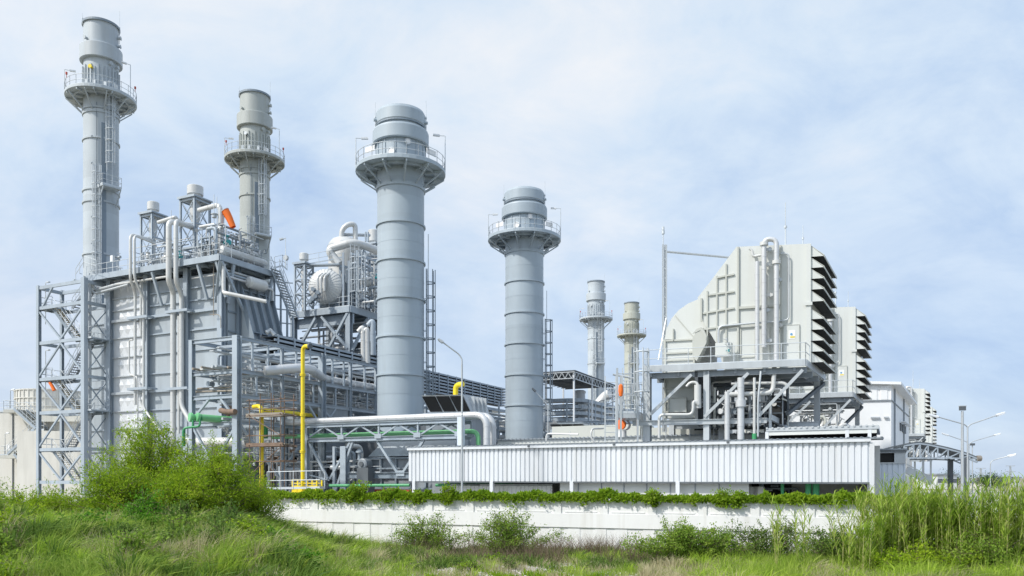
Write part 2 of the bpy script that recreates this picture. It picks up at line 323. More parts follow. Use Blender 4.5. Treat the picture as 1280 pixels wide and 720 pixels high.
def exhaust_stack(label, X, Y, zt, r, ms, gname, lad=.42, detail=True, rings=(), rest=None, lower=True):
    c = (X, Y); root = thing('exhaust_stack', label, 'chimney', (X,Y,.5), gname); fa = math.atan2(-Y, -X)
    k = r/1.65
    def sd_(a): return fa+a
    m = M(); m.lathe((X,Y,0), [(r+.25,.5),(r+.25,1.2),(r,1.2),(r,zt-7.3*k)], 40); m.build('shaft', ms, root)
    m = M(); m.lathe((X,Y,zt), [(r-.02,-7.4*k),(r-.02,0),(r-.14,0),(r-.14,-3.)], 40); m.build('flue', ms, root)
    m = M(); m.lathe((X,Y,zt), [(r-.12,-.16),(r+.13,-.16),(r+.13,.05),(r-.15,.05)], 40, smooth=False); m.build('rim', STEEL_D, root)
    m = M(); m.lathe((X,Y,zt), [(r-.03,-3.86*k),(r+.3,-3.88*k),(r+.34,-3.84*k),(r+.34,-2.46*k),(r+.3,-2.4*k),(r-.02,-2.34*k)], 40); m.build('collar', ms, root)
    m = M()
    for i in range(30):
        a = 2*math.pi*i/30; m.wbeam(polar(c,a,r+.03,zt-7.4*k), polar(c,a,r+.03,zt-4.6*k-(.25 if i % 2 else 0)), .11, .14, Vector((math.cos(a),math.sin(a),0)))
    m.build('silencer_rib', ms, root)
    zd = zt-7.5*k; ro = r*2.0
    ring_deck(root, c, r+.02, ro, zd, 12, ms); brackets(root, c, r, ro, zd-1.75*k, zd-.3, 10, ms)
    for z in rings:
        m = M(); m.lathe((X,Y,z), [(r-.02,-.09),(r+.11,-.09),(r+.11,.09),(r-.02,.09)], 40, smooth=False); m.build('ring_band', ms, root)
    rz = rest if rest else zd-9.5
    m = M(); caged_ladder(m, c, sd_(lad), r, rz+.1, zd+.2); m.build('ladder', RAIL, root)
    # rest platform under the upper ladder and the lower ladder beside it
    ra = Vector((math.cos(sd_(lad)), math.sin(sd_(lad)), 0)); ta = Vector((-ra.y, ra.x, 0)); o = Vector((X,Y,0))
    m = M(); q = [o+ra*(r+.02)-ta*1.1, o+ra*(r+1.15)-ta*1.1, o+ra*(r+1.15)+ta*.75, o+ra*(r+.02)+ta*.75]
    m.raw([p+Vector((0,0,rz-.12)) for p in q]+[p+Vector((0,0,rz)) for p in q], M.BF)
    for s in (-1.0, .7): m.wbeam(o+ra*r+ta*s+Vector((0,0,rz-1.7)), o+ra*(r+1.1)+ta*s+Vector((0,0,rz-.12)), .09, .09)
    rp = m.build('rest_platform', ms, root); railing(rp, [p+Vector((0,0,rz)) for p in q], step=.9)
    if lower:
        m = M(); caged_ladder(m, c, sd_(lad)-.62, r, zt-40, rz+1.2); m.build('ladder', RAIL, root)
    # vertical cable duct and conduit
    m = M(); a = sd_(lad)+.03; m.wbeam(polar(c,a-.33,r+.06,zt-40), polar(c,a-.33,r+.06,zd-3), .5, .1, Vector((math.cos(a),math.sin(a),0))); m.build('cable_duct', DARKG if False else STEEL_D, root)
    m = M(); a = sd_(-.25); m.wtube([polar(c,a,r+.07,zt-40), polar(c,a,r+.07,zd-1)], .035, 5)
    for i in range(10): m.wbeam(polar(c,a-.3,r+.07,zt-12-i*2.7), polar(c,a-.22,r+.14,zt-12-i*2.7+.1), .07, .07)
    m.build('conduit', STEEL_D, root)
    if detail:
        small_lamp(root, polar(c, sd_(-1.6), ro, zd), sd_(1.57), 2.4, .5); small_lamp(root, polar(c, sd_(1.1), ro-.3, zd), sd_(-1.4), 3.6, .4)
        for a in (-1.25, 1.3):
            m = M(); p = polar(c, sd_(a), ro-.05, zd+1.1); m.wtube([p, p+Vector((0,0,.35))], .03, 5); m.cyl(p+Vector((0,0,.35)), .1, .22, 8); m.build('warning_light', REDM, root)
        for a, z, mm in ((-.55,-5.0*k,YEL if gname and 'pale' in label else GALV), (-.9,-2.0*k,ms), (1.2,-1.1*k,ms), (1.15,-2.0*k,ms), (.5,-4.3*k,ms), (.95,-4.35*k,ms)):
            m = M(); d = Vector((math.cos(sd_(a)), math.sin(sd_(a)), 0)); p = polar(c, sd_(a), r-.05, zt+z); m.cyl(p, .13, .32, 10, d); m.cyl(p+d*.3, .2, .06, 10, d); m.build('nozzle', mm, root)
        for a in (-.7, -.3, .2, .75):
            m = M(); p = polar(c, sd_(a), r+.35, zd+.5); m.wbeam(p, p+Vector((0,0,.6)), .28, .25); m.build('instrument_box', GALV, root)
    rod(root, polar(c, sd_(1.3), r+.1, zt-1.6), polar(c, sd_(1.3), r+.1, zt+1.8)); rod(root, polar(c, sd_(-1.3), r+.1, zt-.4), polar(c, sd_(-1.3), r+.1, zt+.7))
    return root

def bypass_stack(label, X, Y, zt, r, zrings, zl0, zl1, gname):
    c = (X, Y); root = thing('bypass_stack', label, 'chimney', (X,Y,.5), gname); fa = math.atan2(-Y, -X); ms = STACK_B; rb = r*1.04
    zd = zt-4.85
    m = M(); m.lathe((X,Y,0), [(r+.4,.5),(r+.4,1.5),(r,1.5),(r,zd-1.5),(r+.02,zd-.1)], 48); m.build('shaft', ms, root)
    m = M(); m.lathe((X,Y,zt), [(rb,-4.85),(rb,-2.6),(rb-.12,-2.5),(rb-.12,-1.2)], 48)
    for i in range(14):
        a = fa+2*math.pi*(i+.5)/14; m.wbeam(polar(c,a,rb+.01,zd), polar(c,a,rb+.01,zt-2.7), .1, .1, Vector((math.cos(a),math.sin(a),0)))
    m.build('silencer_section', ms, root)
    m = M(); m.lathe((X,Y,zt), [(rb-.1,-2.7),(r+.3,-2.78),(r+.38,-2.7),(r+.38,-1.75),(r+.32,-1.6),(rb-.1,-1.55)], 48); m.build('collar', ms, root)
    m = M(); m.lathe((X,Y,zt), [(rb-.14,-1.16),(rb+.0,-1.2),(rb+.06,-1.12),(rb+.04,-.25),(rb-.08,-.02),(rb-.25,0),(rb-.3,-.08),(rb-.3,-3)], 48); m.build('cap', ms, root)
    m = M(); m.lathe((X,Y,zt), [(rb-.1,-1.3),(rb+.03,-1.3),(rb+.03,-1.18)], 48, smooth=False); m.build('seam_ring', STEEL_D, root)
    for z in zrings:
        m = M(); m.lathe((X,Y,z), [(r-.02,-.07),(r+.12,-.07),(r+.12,.07),(r-.02,.07)], 48, smooth=False); m.build('ring_band', ms, root)
    for i in range(len(zrings)):
        z = zrings[i]-1.55
        m = M(); m.lathe((X,Y,z), [(r,-.015),(r+.012,-.015),(r+.012,.015),(r,.015)], 48, smooth=False); m.build('weld_seam', ms, root)
    ro = r*1.9
    ring_deck(root, c, rb, ro, zd, 12, ms); brackets(root, c, r, ro, zd-1.45, zd-.3, 12, ms)
    for s in (-1, 1):
        small_lamp(root, polar(c, fa+s*1.55, ro, zd), fa-s*1.57, 2.6 if s < 0 else 3.2, .5)
        rod(root, polar(c, fa+s*1.35, rb+.12, zt-1.9), polar(c, fa+s*1.35, rb+.12, zt+(.6 if s < 0 else 1.)))
        m = M(); d = Vector((math.cos(fa+s*1.25), math.sin(fa+s*1.25), 0)); m.cyl(polar(c, fa+s*1.25, rb, zt-.95), .12, .3, 10, d); m.build('nozzle', ms, root)
        p = polar(c, fa+s*.75, ro-.12, zd+.75); t = Vector((-math.sin(fa+s*.75), math.cos(fa+s*.75), 0))
        m = M(); m.wbeam(p-t*.5, p+t*.5, .04, .45); m.build('sign_board', SIGNW, root)
    for a, z, rr in ((.28,-3.05,.2), (-.38,-3.9,.26), (-1.0,-2.4,.12)):
        d = Vector((math.cos(fa+a), math.sin(fa+a), 0)); m = M(); m.lathe(polar(c, fa+a, rb, zt+z), [(rr+.07,0),(rr+.07,.12),(rr,.12)], 14, d, smooth=False)
        hp = m.build('porthole', GALV, root); m = M(); m.cyl(polar(c, fa+a, rb+.02, zt+z), rr, .07, 14, d); m.build('porthole_cover', SIGNW, hp)
    m = M(); caged_ladder(m, c, fa+1.42, r, zl0, zl1); m.build('ladder', STEEL_D, root)
    p = polar(c, fa+1.42, r+.35, zl1+1.6); m = M(); m.wtube([p-Vector((0,0,1.5)), p+Vector((0,0,2.3))], .035, 5); m.build('antenna_rod', RAIL, root)
    return root

ex_g = 'main exhaust stacks of the boilers'; by_g = 'blue grey bypass stacks'
s1 = P(126.5,0,82.2); s2 = P(318.5,0,94)
exhaust_stack('tallest pale blue grey exhaust stack with caged ladder behind the stair tower', s1.x, s1.y, Z(22,80.55), 1.65, STACK_P, ex_g,
              rings=[Z(p,80.6) for p in (133,171,235,250,316)], rest=Z(229,79.5))
exhaust_stack('warm grey exhaust stack rising behind the orange windsock', s2.x, s2.y, Z(112,92.3), 1.68, STACK_G, ex_g,
              rings=[Z(p,92.3) for p in (208,242,292)], rest=Z(291,91))
fs = P(745,0,170); exhaust_stack('small distant grey exhaust stack just beyond the dark truss canopy', fs.x, fs.y, Z(350,168.2), 1.75, STACK_P, ex_g, rings=[Z(p,170) for p in (424,455)], rest=Z(456,170), detail=True)
fs = P(789.5,0,195); exhaust_stack('small distant olive topped exhaust stack beside the antenna mast', fs.x, fs.y, Z(377,193.2), 1.75, STACK_O, ex_g, rings=[Z(p,195) for p in (428,455)], rest=Z(456,195), detail=True)
b1 = P(501,0,66); b2 = P(655.5,0,82)
bypass_stack('nearer and taller bypass stack with smooth blue grey shaft and railed collar deck', b1.x, b1.y, Z(128,64), 1.92, [Z(p,64.1) for p in (275,322,370,418.5,467)], 7, Z(352,66), by_g)
bypass_stack('slimmer bypass stack with railed collar deck between canopy and cable trays', b2.x, b2.y, Z(232,80), 1.95, [Z(p,80.1) for p in (311,349.5,389,428,467.5,506)], 7, Z(412,82), by_g)
# ------------------------------------------------------------------ the near boiler house
RR, VV = (.898,-.44), (.44,.898)
H = Frame((-24.3,67.8), RR, VV)
hz = lambda py, x, y=0.: H.fz(py, x, y)
rng = random.Random(5)
TOPZ = 22.1
def pipe(root, pts, r, ms, rad=None, band=1.6, name='pipe', fr=W, n=12, cap=True, flange=False):
    pts = [fr.w(p) for p in pts]; m = M(); path = fillet(pts, rad or r*3, 5) if len(pts) > 2 else pts
    m.wtube(path, r, n, cap)
    if band:
        for a, b in zip(pts, pts[1:]):
            L_ = (b-a).length; k = int(L_/band)
            for i in range(1, k+1):
                t = i*band/L_
                if r*3/L_ < t < 1-r*3/L_ or len(pts) == 2:
                    p = a.lerp(b, t); d = (b-a).normalized(); m.wtube([p-d*.03, p+d*.03], r*1.06, n, False)
                    m.lathe(p-d*.03, [(r*.98,0),(r*1.06,0)], n, d, smooth=False); m.lathe(p+d*.03, [(r*1.06,0),(r*.98,0)], n, d, smooth=False)
    if flange:
        for p, q in ((pts[0], pts[1]), (pts[-1], pts[-2])):
            d = (q-p).normalized(); m.cyl(p, r*1.6, .07, n, d)
    return m.build(name, ms, root)
def valve(root, p, s, ms=GALV, ax=(0,0,1)):
    ax = Vector(ax); m = M(); m.lathe(p-ax*s*.6, [(0,0),(s*.5,0),(s*.5,s*.1),(s*.3,s*.3),(s*.42,s*.6),(s*.3,s*.9),(s*.5,s*1.1),(s*.5,s*1.2),(0,s*1.2)], 10, ax)
    t = ax.cross(Vector((.3,.9,.1))).normalized(); m.wtube([p, p+t*s*1.3], s*.1, 6)
    m.wtube([p+t*s*1.25+ (ax*math.cos(a)+t.cross(ax)*math.sin(a))*s*.5 for a in [2*math.pi*i/10 for i in range(11)]], s*.07, 5, False)
    return m.build('valve', ms, root)
def pipework(root, fr, x0, x1, y0, y1, z0, z1, n, seed, mats=None, rmin=.05, rmax=.16, nv=None, vert=.5):
    g = random.Random(seed); mats = mats or [CLAD, SILV, GALV, STEEL, CLAD]
    for i in range(n):
        p = [g.uniform(x0,x1), g.uniform(y0,y1), z0 if g.random() < vert else g.uniform(z0,z1)]; r = rmin+(rmax-rmin)*g.random()**2; pts = [tuple(p)]
        axs = [2,0,1] if p[2] == z0 else g.sample([0,1,2], 3)
        for a in axs[:g.choice((1,2,2,3))]:
            lo, hi = ((x0,x1),(y0,y1),(z0,z1))[a]; q = list(p)
            q[a] = g.uniform(lo, hi)
            if a == 2: q[a] = z0+(z1-z0)*g.random()**1.3
            if abs(q[a]-p[a]) < r*4: q[a] = min(hi, p[a]+r*6)
            pts.append(tuple(q)); p = q
        pipe(root, pts, r, g.choice(mats), fr=fr, n=8, band=1.2 if r > .09 else None)
    for i in range(nv if nv is not None else n//2):
        p = fr.w((g.uniform(x0,x1), g.uniform(y0,y1), g.uniform(z0,z0+(z1-z0)*.6))); valve(root, p, g.uniform(.22,.45), g.choice([GALV, CLAD, LAMPW, STEEL_D, TEAL if g.random()<.2 else GALV]), g.choice([(0,0,1),tuple(fr.r),tuple(fr.v)]))

bh = thing('boiler_house', 'large grey ribbed boiler house carrying a railed roof deck full of piping', 'boiler house', tuple(H.w((0,0,.5))))
XL = H.fx(137)
cols_x = [H.fx(141)-.1, H.fx(186.5), H.fx(236.5), -.25]
WALLZ = 21.2
# front wall bays
for i, (a, b) in enumerate(zip(cols_x, cols_x[1:])):
    m = M(H); m.box(a, b-.003, .0, .3, .5, WALLZ); m.build('wall_panel', CASING_S if i == 0 else CASING, bh)
    zs = [hz(p, -12) for p in (349,372,387,400,422,446,470,491,514,536,560,584)]
    for k, z in enumerate(zs):
        t = .16 if k in (3,7) else .07; d = .3 if k in (3,7) else .18
        m = M(H); m.box(a+.26, b-.26, -d, -.002, z-t, z+t*.4); m.build('wall_rib', STEEL if i else GALV, bh)
    if i == 0:      # quilted insulation sheets between the ribs
        n = 4; w = (b-a-1.2)/n
        for za, zb in zip(zs[::2], zs[2::2]):
            for zc in (za*.75+zb*.25, za*.3+zb*.7):
                m = M(H)
                for q in range(n):
                    x = a+.7+w*(q+.5); h = .55; c = (x, -.10, zc)
                    pts = [(x-w*.48,-.004,zc), (x,-.004,zc-h), (x+w*.48,-.004,zc), (x,-.004,zc+h), c]
                    m.raw([H.w(p) for p in pts], [(0,1,4),(1,2,4),(2,3,4),(3,0,4)])
                m.build('quilted_sheet', CASING_S, bh)
for x in cols_x:
    m = M(H); m.hbeam((x,-.22,.5), (x,-.22,TOPZ-.25), .52, .44, .04); m.build('column', STEEL, bh)
# end wall and rear
m = M(H); m.box(-.3, 0, .302, 5.5, .5, WALLZ); m.build('end_wall', CASING, bh)
m = M(H); m.box(cols_x[0], -.302, 5.2, 5.5, .5, WALLZ); m.build('rear_wall', CASING, bh)
m = M(H); m.box(cols_x[0]-.25, cols_x[0]-.003, 0, 5.5, .5, WALLZ); m.build('side_wall', CASING, bh)
m = M(H); m.box(cols_x[0], -.303, .303, 5.197, WALLZ-.3, WALLZ-.01); m.build('roof', MIDG, bh)
m = M(H)
for k in range(11): z = 2.5+k*1.7; m.box(.002, .14, .3, 1.45, z, z+.12)
m.hbeam((.22,1.3,.5), (.22,1.3,TOPZ-.25), .3); m.box(0.002,.2,.35,1.4,14.6,15.1); m.build('end_rib', STEEL_D, bh)
# sloping inlet transition on the end wall
m = M(H); y0, y1 = 1.5, 5.3
pts = [(0,y0,20.2),(3.6,y0,8.5),(0,y0,8.5)]; m.prism(pts, (0,y1-y0,0)); tr = m.build('inlet_transition', CASING, bh)
m = M(H)
for i in range(5):
    y = y0+.05+(y1-y0-.1)*i/4; m.beam((.16,y,20.1), (3.75,y,8.5), .12, .5, Vector((0,0,1)))
for t in (.02,.34,.66):
    x = 3.6*t+.15; z = 20.2-11.7*t; m.beam((x,y0,z), (x,y1,z), .3, .12)
m.build('stiffener', STEEL_D, tr)
m = M(H); m.box(.3, 9, 1.8, 5., 5.5, 9.5); m.build('inlet_duct', MIDG, bh)
m = M(H); m.box(H.fx(109,3), cols_x[0]-.26, 3, 5.5, .5, TOPZ-1.2); wg = m.build('wing_casing', CASING, bh)
m = M(H)
for k in range(9): m.box(H.fx(109,3), cols_x[0]-.27, 2.85, 2.997, 2+k*2.1, 2.14+k*2.1)
m.build('wing_rib', STEEL, wg)
# roof deck
DX0, DX1, DY0, DY1 = H.fx(108,-1.35), .75, -1.35, 5.2
m = M(H); m.box(DX0, DX1, DY0, DY1, TOPZ-.06, TOPZ); m.box(DX0, DX1, DY0-.08, DY0-.003, TOPZ-.38, TOPZ+.12); m.box(DX1+.003, DX1+.08, DY0, DY1, TOPZ-.38, TOPZ+.12)
for x in np.arange(DX0+.4, DX1, 1.35): m.box(x, x+.12, DY0, DY1, TOPZ-.34, TOPZ-.064)
m.build('roof_deck', STEEL, bh)
m = M(H); m.box(cols_x[0], DX1, DY1, 5.6, TOPZ-.3, TOPZ); m.build('rear_deck', STEEL_D, bh)
railing(bh, [H.w((DX0,DY0,TOPZ)), H.w((DX1,DY0,TOPZ)), H.w((DX1,DY1,TOPZ))])
railing(bh, [H.w((H.fx(118,4),4,TOPZ)), H.w((H.fx(160,4),4,TOPZ))])
for px, a, b in ((252,0,1),(275,-1,0),(196,0,1)):
    x = H.fx(px); m = M(H); m.beam((x+.9,-1.25,TOPZ-.4), (x+1.0,-.3,TOPZ-3.2), .24, .2); m.beam((x+.9,-1.25,TOPZ-.36),(x+.9,-.02,TOPZ-.36),.2,.2); m.build('deck_bracket', STEEL, bh)
for y in (.2,4.8):
    m = M(H); m.beam((.75,y,TOPZ-.4), (.1,y,TOPZ-3.6), .24, .2); m.build('deck_bracket', STEEL, bh)
m = M(H); m.beam((.75,-1.3,TOPZ-.4), (-.9,-.2,TOPZ-3.5), .22, .2); m.build('deck_bracket', STEEL, bh)
m = M(H); m.beam((.8,-1.2,TOPZ-.45), (.45,1.9,TOPZ-4.4), .22, .2); m.build('deck_bracket', STEEL, bh)
# downcomer pipes on the front
def fpipe(pxs, r, ms=CLAD, y=-.75, parent=bh, name='downcomer_pipe', rad=.5, band=1.5):
    pts = []
    for q in pxs:
        yy = q[2] if len(q) > 2 else y; x = H.fx(q[0], yy); pts.append((x, yy, H.fz(q[1], x, yy)))
    return pipe(parent, pts, r, ms, rad, band, name, H)
fpipe([(190,300,1.5),(163,293,-1.75),(163,350,-1.75),(169,366),(169,506)], .125); fpipe([(193,304,1.9),(168,294,-1.75),(168,348,-1.75),(179.5,372),(179.5,510),(207,548)], .115)
fpipe([(238,282,1.5),(211,277,-1.8),(211,352,-1.8),(216.5,364),(216.5,560)], .235); fpipe([(240,285,2.2),(220,276,-1.8),(220,352,-1.8),(227,368),(227,508),(240,530)], .2)
fpipe([(223.5,395),(223.5,542)], .11); fpipe([(181,352),(176,350),(176,420)], .1)
fpipe([(166,425),(161.5,425),(161.5,469),(172,470),(172,540)], .07, band=None)
fpipe([(279.5,330,-.9),(279.5,366,-.9),(284,366.5,-1.),(333,377,.4)], .16)
fpipe([(267,325),(267,395)], .035, BROWNP, band=None, name='conduit'); fpipe([(262,393),(276,393),(276,410)], .03, BROWNP, band=None, name='conduit')
for px, pxb, py in ((163,186,399),(211,236,391),(163,186,487),(211,236,487)):
    x0 = H.fx(px,-.8)-.1; x1 = H.fx(pxb,-.8)+.1; z = H.fz(py, x0, -.8); m = M(H); m.box(x0, x1, -1.1, -1.0, z-.1, z+.12); m.box(x0, x1, -.5, -.4, z-.1, z+.12); m.box(x0, x0+.1, -1., -.0, z-.1, z+.1); m.box(x1-.1, x1, -1., 0, z-.1, z+.1); m.build('pipe_clamp', STEEL, bh)
# pipes from the tower bending in over the top left
for k, (py, r) in enumerate(((352,.16),(357,.13))):
    pts = [H.w((H.fx(112,-1.6),-1.6-.2*k,2)), H.w((H.fx(112,-1.6),-1.6-.2*k,H.fz(360,-17,-1.6)+.4-.3*k)), H.w((H.fx(120,-1.),-1.-.2*k,H.fz(363,-16,-1.6)-.35*k)), H.w((H.fx(163,-.9),-.9-.2*k,H.fz(353,-12,-.9)-.4*k))]
    if k == 0: pipe(bh, pts, .16, GALV, .8, None)
    else: pipe(bh, pts[1:], .12, GALV, .6, None)
pipe(bh, [(H.fx(140,-1.),-1.,TOPZ-.95),(H.fx(210,-1.),-1.,TOPZ-.95)], .1, CLAD, fr=H); pipe(bh, [(H.fx(240,-.6),-.6,TOPZ-1.3),(-.5,-.6,TOPZ-1.3)], .07, CLAD, fr=H, band=None)
for k in range(3): pipe(bh, [(.35+.15*k,-.5,TOPZ-.9-.3*k),(.35+.15*k,5,TOPZ-.9-.3*k),(.35+.15*k,5,TOPZ-2.5)], .11, [CLAD,STEEL,SILV][k], fr=H)
m = M(H); m.lathe(H.w((.9,1.6,TOPZ-1.5)), [(0,0),(.35,.08),(.5,.25),(.5,2.),(.35,2.2),(0,2.3)], 16, H.v); m.build('blowdown_drum', CLAD, bh)
m = M(H); m.lathe(H.w((.6,3.4,TOPZ-1.6)), [(0,0),(.4,0),(.4,.2),(.28,.2),(.28,1.),(.0,1.)], 14, -H.v); m.build('flanged_nozzle', CLAD, bh)

# roof equipment
def silencer(label, px, D, pyt, pyc, pyf, wcan, wfr, mcan):
    o = P(px,0,D); o.z = TOPZ; root = thing('steam_silencer', label, 'silencer', tuple(o), 'steam vent silencers on steel frames')
    f = Frame((o.x,o.y), RR, VV); zt = Z(pyt,D); zc = Z(pyc,D); zf = zc-.25; h = wfr/2
    m = M(f); m.lathe(f.w((0,0,zc)), [(0,0),(wcan*.35,0),(wcan*.38,.15),(wcan*.5,.16),(wcan*.5,zt-zc-.06),(wcan*.45,zt-zc),(wcan*.42,zt-zc-.2),(0,zt-zc-.25)], 24); m.build('can', mcan, root)
    m = M(f); m.box(-h-.2, h+.2, -h-.2, h+.2, zf-.12, zf); m.box(-h-.2,h+.2,-h-.22,-h-.203,zf-.16,zf+.05); m.build('top_frame', STEEL, root)
    for sx in (-1,1):
        for sy in (-1,1):
            m = M(f); m.hbeam((sx*h,sy*h,TOPZ-.2), (sx*h,sy*h,zf-.13), .17, .17, .03); m.build('leg', STEEL, root)
    m = M(f); nb = 3; zz_ = [TOPZ+.2+(zf-.3-TOPZ-.2)*i/nb for i in range(nb+1)]
    for i in range(nb):
        a, b = zz_[i], zz_[i+1]
        for s in (-1,1):
            m.beam((-h,s*h,b), (h,s*h,b), .1, .13); m.beam((s*h,-h,b), (s*h,h,b), .1, .13)
            m.beam((-h,s*(h+.02),a), (h,s*(h+.02),b), .05, .06); m.beam((h,s*(h-.05),a), (-h,s*(h-.05),b), .05, .06)
            m.beam((s*(h+.02),-h,a), (s*(h+.02),h,b), .05, .06); m.beam((s*(h-.05),h,a), (s*(h-.05),-h,b), .05, .06)
    m.build('bracing', STEEL, root)
    m = M(f); m.lathe(f.w((0,0,zf-2.6)), [(.22,-(zf-2.6-TOPZ)),(.22,0),(wcan*.33,1.),(wcan*.33,2.5)], 16); m.build('inlet_cone', CLAD, root)
    return root
silencer('smaller steam silencer, a white can on a braced frame above twin bent pipes', 191.5, 76.5, 253, 265, 267, 1.08, 1.5, CLAD)
silencer('taller steam silencer, a scuffed white can on a braced frame by the windsock', 244, 73., 233, 246, 248, 1.42, 1.75, CLAD)
sk = thing('roof_pipework', 'dense valves, risers and pipes crowding the boiler roof deck', 'pipework', tuple(H.w((-4,2,TOPZ))))
pipework(sk, H, H.fx(255,0), .3, -.9, 4.6, TOPZ+.05, TOPZ+3.2, 80, 3, [GALV,STEEL,CLAD,STEEL_D,MIDG], rmin=.03, rmax=.12, nv=70)
pipework(sk, H, H.fx(175,2), H.fx(255,1), -.8, 4, TOPZ+.05, TOPZ+2.8, 70, 9, [GALV,STEEL,CLAD,STEEL_D,MIDG], rmin=.03, rmax=.11, nv=44)
pipework(sk, H, H.fx(120,2), H.fx(165,1), -.5, 4, TOPZ+.05, TOPZ+1.4, 10, 19, rmin=.03, rmax=.08, nv=4)
for x in (H.fx(258,1.), H.fx(203,.5)):
    m = M(H); m.lathe(H.w((x,.4,TOPZ+.95)), [(0,0),(.5,.08),(.68,.3),(.68,4.6),(.5,4.8),(0,4.9)], 22, H.v); m.build('drum', CLAD, sk)
m = M(H); m.lathe(H.w((.1,-.6,TOPZ+.8)), [(0,0),(.3,.05),(.36,.2),(.36,5.),(.3,5.2),(0,5.25)], 18, H.v); m.build('header_pipe', CLAD, sk)
x = H.fx(278,-.2); pipe(sk, [(H.fx(249,1.2),1.2,H.fz(262,-4,1.2)),(H.fx(275.5,.6),.6,H.fz(255,-1,.6)),(H.fx(275.5,.6),.6,TOPZ+.1)], .21, CLAD, .7, fr=H)
pipe(sk, [(H.fx(250,.4),.4,H.fz(285,-4,.4)),(H.fx(270,.4),.4,H.fz(281,-2,.4)),(H.fx(270,.4),.4,TOPZ)], .13, CLAD, .4, fr=H)
pipe(sk, [(H.fx(198,1.2),1.2,H.fz(277,-9,1.2)),(H.fx(219,.8),.8,H.fz(271.5,-7,.8)),(H.fx(222,1.9),1.9,H.fz(274,-7,1.9)),(H.fx(246,1.9),1.9,H.fz(286,-4,1.9))], .17, CLAD, .4, fr=H)
for px, t in ((214,263),(267.5,243),(271,246),(179,320)): x = H.fx(px,.3); rod(sk, H.w((x,.3,TOPZ)), H.w((x,.3,H.fz(t,x,.3))), 'vent_rod', .05)
m = M(H); x = H.fx(268,.3); m.lathe(H.w((x,.3,H.fz(272,x,.3))), [(0,0),(.22,0),(.22,.25),(.3,.25),(.3,.32),(0,.32)], 10); m.build('valve_actuator', GALV, sk)
x = H.fx(141,-.9); m = M(H); m.tube([(x,-.9,TOPZ),(x,-.9,TOPZ+1.2)], .04, 6); m.box(x-.17, x+.17, -1.05, -.8, TOPZ+1.2, TOPZ+1.75); m.build('signal_box', LAMPW, sk)
for px in (247,252,262):
    x = H.fx(px,-1.2); m = M(H); m.box(x-.03, x+.03, -1.25, -1.19, TOPZ, TOPZ+2.1); m.build('gate_post', RAIL, sk)
# windsock
D = 69.; ws = thing('windsock', 'bright orange windsock hanging from a pole on the boiler roof', 'windsock', tuple(P(280,320,D)))
a = P(281.5,266,D); m = M(); m.wtube([P(279.7,320,D), P(279.7,264,D)], .045, 6); m.wtube([P(279.7,264.5,D), a], .03, 5); m.build('pole', RAIL, ws)
m = M(); pts = [P(281,263.5,D), P(283.5,267,D), P(286.5,272.5,D), P(289.3,279,D), P(291.6,284,D)]
m.wtube(pts, .37, 16, False, .24); sk_ = m.build('sock', ORANGE, ws)
m = M(); d = (pts[1]-pts[0]).normalized(); m.lathe(pts[0]-d*.02, [(.35,0),(.39,0),(.39,.06)], 18, d, smooth=False); m.build('hoop', RAIL, sk_)
# deck lamp by the stair
D = 70.5; lp = thing('deck_lamp', 'bent post lamp at the stair head of the boiler roof', 'lamp', tuple(P(357,334,D)))
m = M(); m.wtube([P(357,334,D), P(357,297.5,D), P(353,299,D)], .05, 6); m.build('post', RAIL, lp); m = M(); m.wbeam(P(354,298.4,D), P(349.5,299.4,D), .25, .14); m.build('lamp_head', GALV, lp)
m = M(); m.cyl(P(356.5,322,D), .24, .2, 14, H.v); tag(m.build('cable_reel', GALV), 'round disc box on the stair head rail', 'reel')

# external stair from the roof deck towards the drum platform
def stair(root, a, b, w, side, n=None, tread=GALV, name='stair_flight', hr=True, smat=None):   # a,b world points (centre line), side unit vec
    d = b-a; n = n or max(4, int(abs(d.z)/.21)); m = M()
    for s in (-1,1): m.wbeam(a+side*s*w/2, b+side*s*w/2, .06, .26)
    f = m.build(name, smat or STEEL, root); m = M()
    for i in range(n):
        p = a.lerp(b, (i+.5)/n); m.wbeam(p-side*(w/2-.035), p+side*(w/2-.035), .26, .05)
    m.build('tread', tread, f)
    if hr:
        m = M(); up = Vector((0,0,1))
        for s in (-1,1):
            o = side*s*(w/2)
            for q in (.5,1.): m.wtube([a+o+up*q, b+o+up*q], .025, 5)
            for i in range(6): p = a.lerp(b, i/5)+o; m.wtube([p, p+up], .022, 5)
        m.build('stair_rail', RAIL, f)
    return f
st = thing('external_stair', 'steep grey open stair dropping from the boiler roof to the drum platform', 'stair', tuple(P(368,400,74)))
a = P(344,336,71.5); b = P(368,397,75.); stair(st, a, b, 1.1, H.v)
m = M(H)
for px in (343,351,359,366):
    q = P(px, 345+(px-343)*2.2, 73); m.wbeam(q, Vector((q.x,q.y,8)), .14, .14)
for k in range(6): m.wbeam(P(343,352+k*17,73), P(366,354+k*17,73), .08, .1)
m.build('support_frame', STEEL, st)
railing(st, [P(343,336,71), P(353,333,72.5), P(359,338,73.5)])

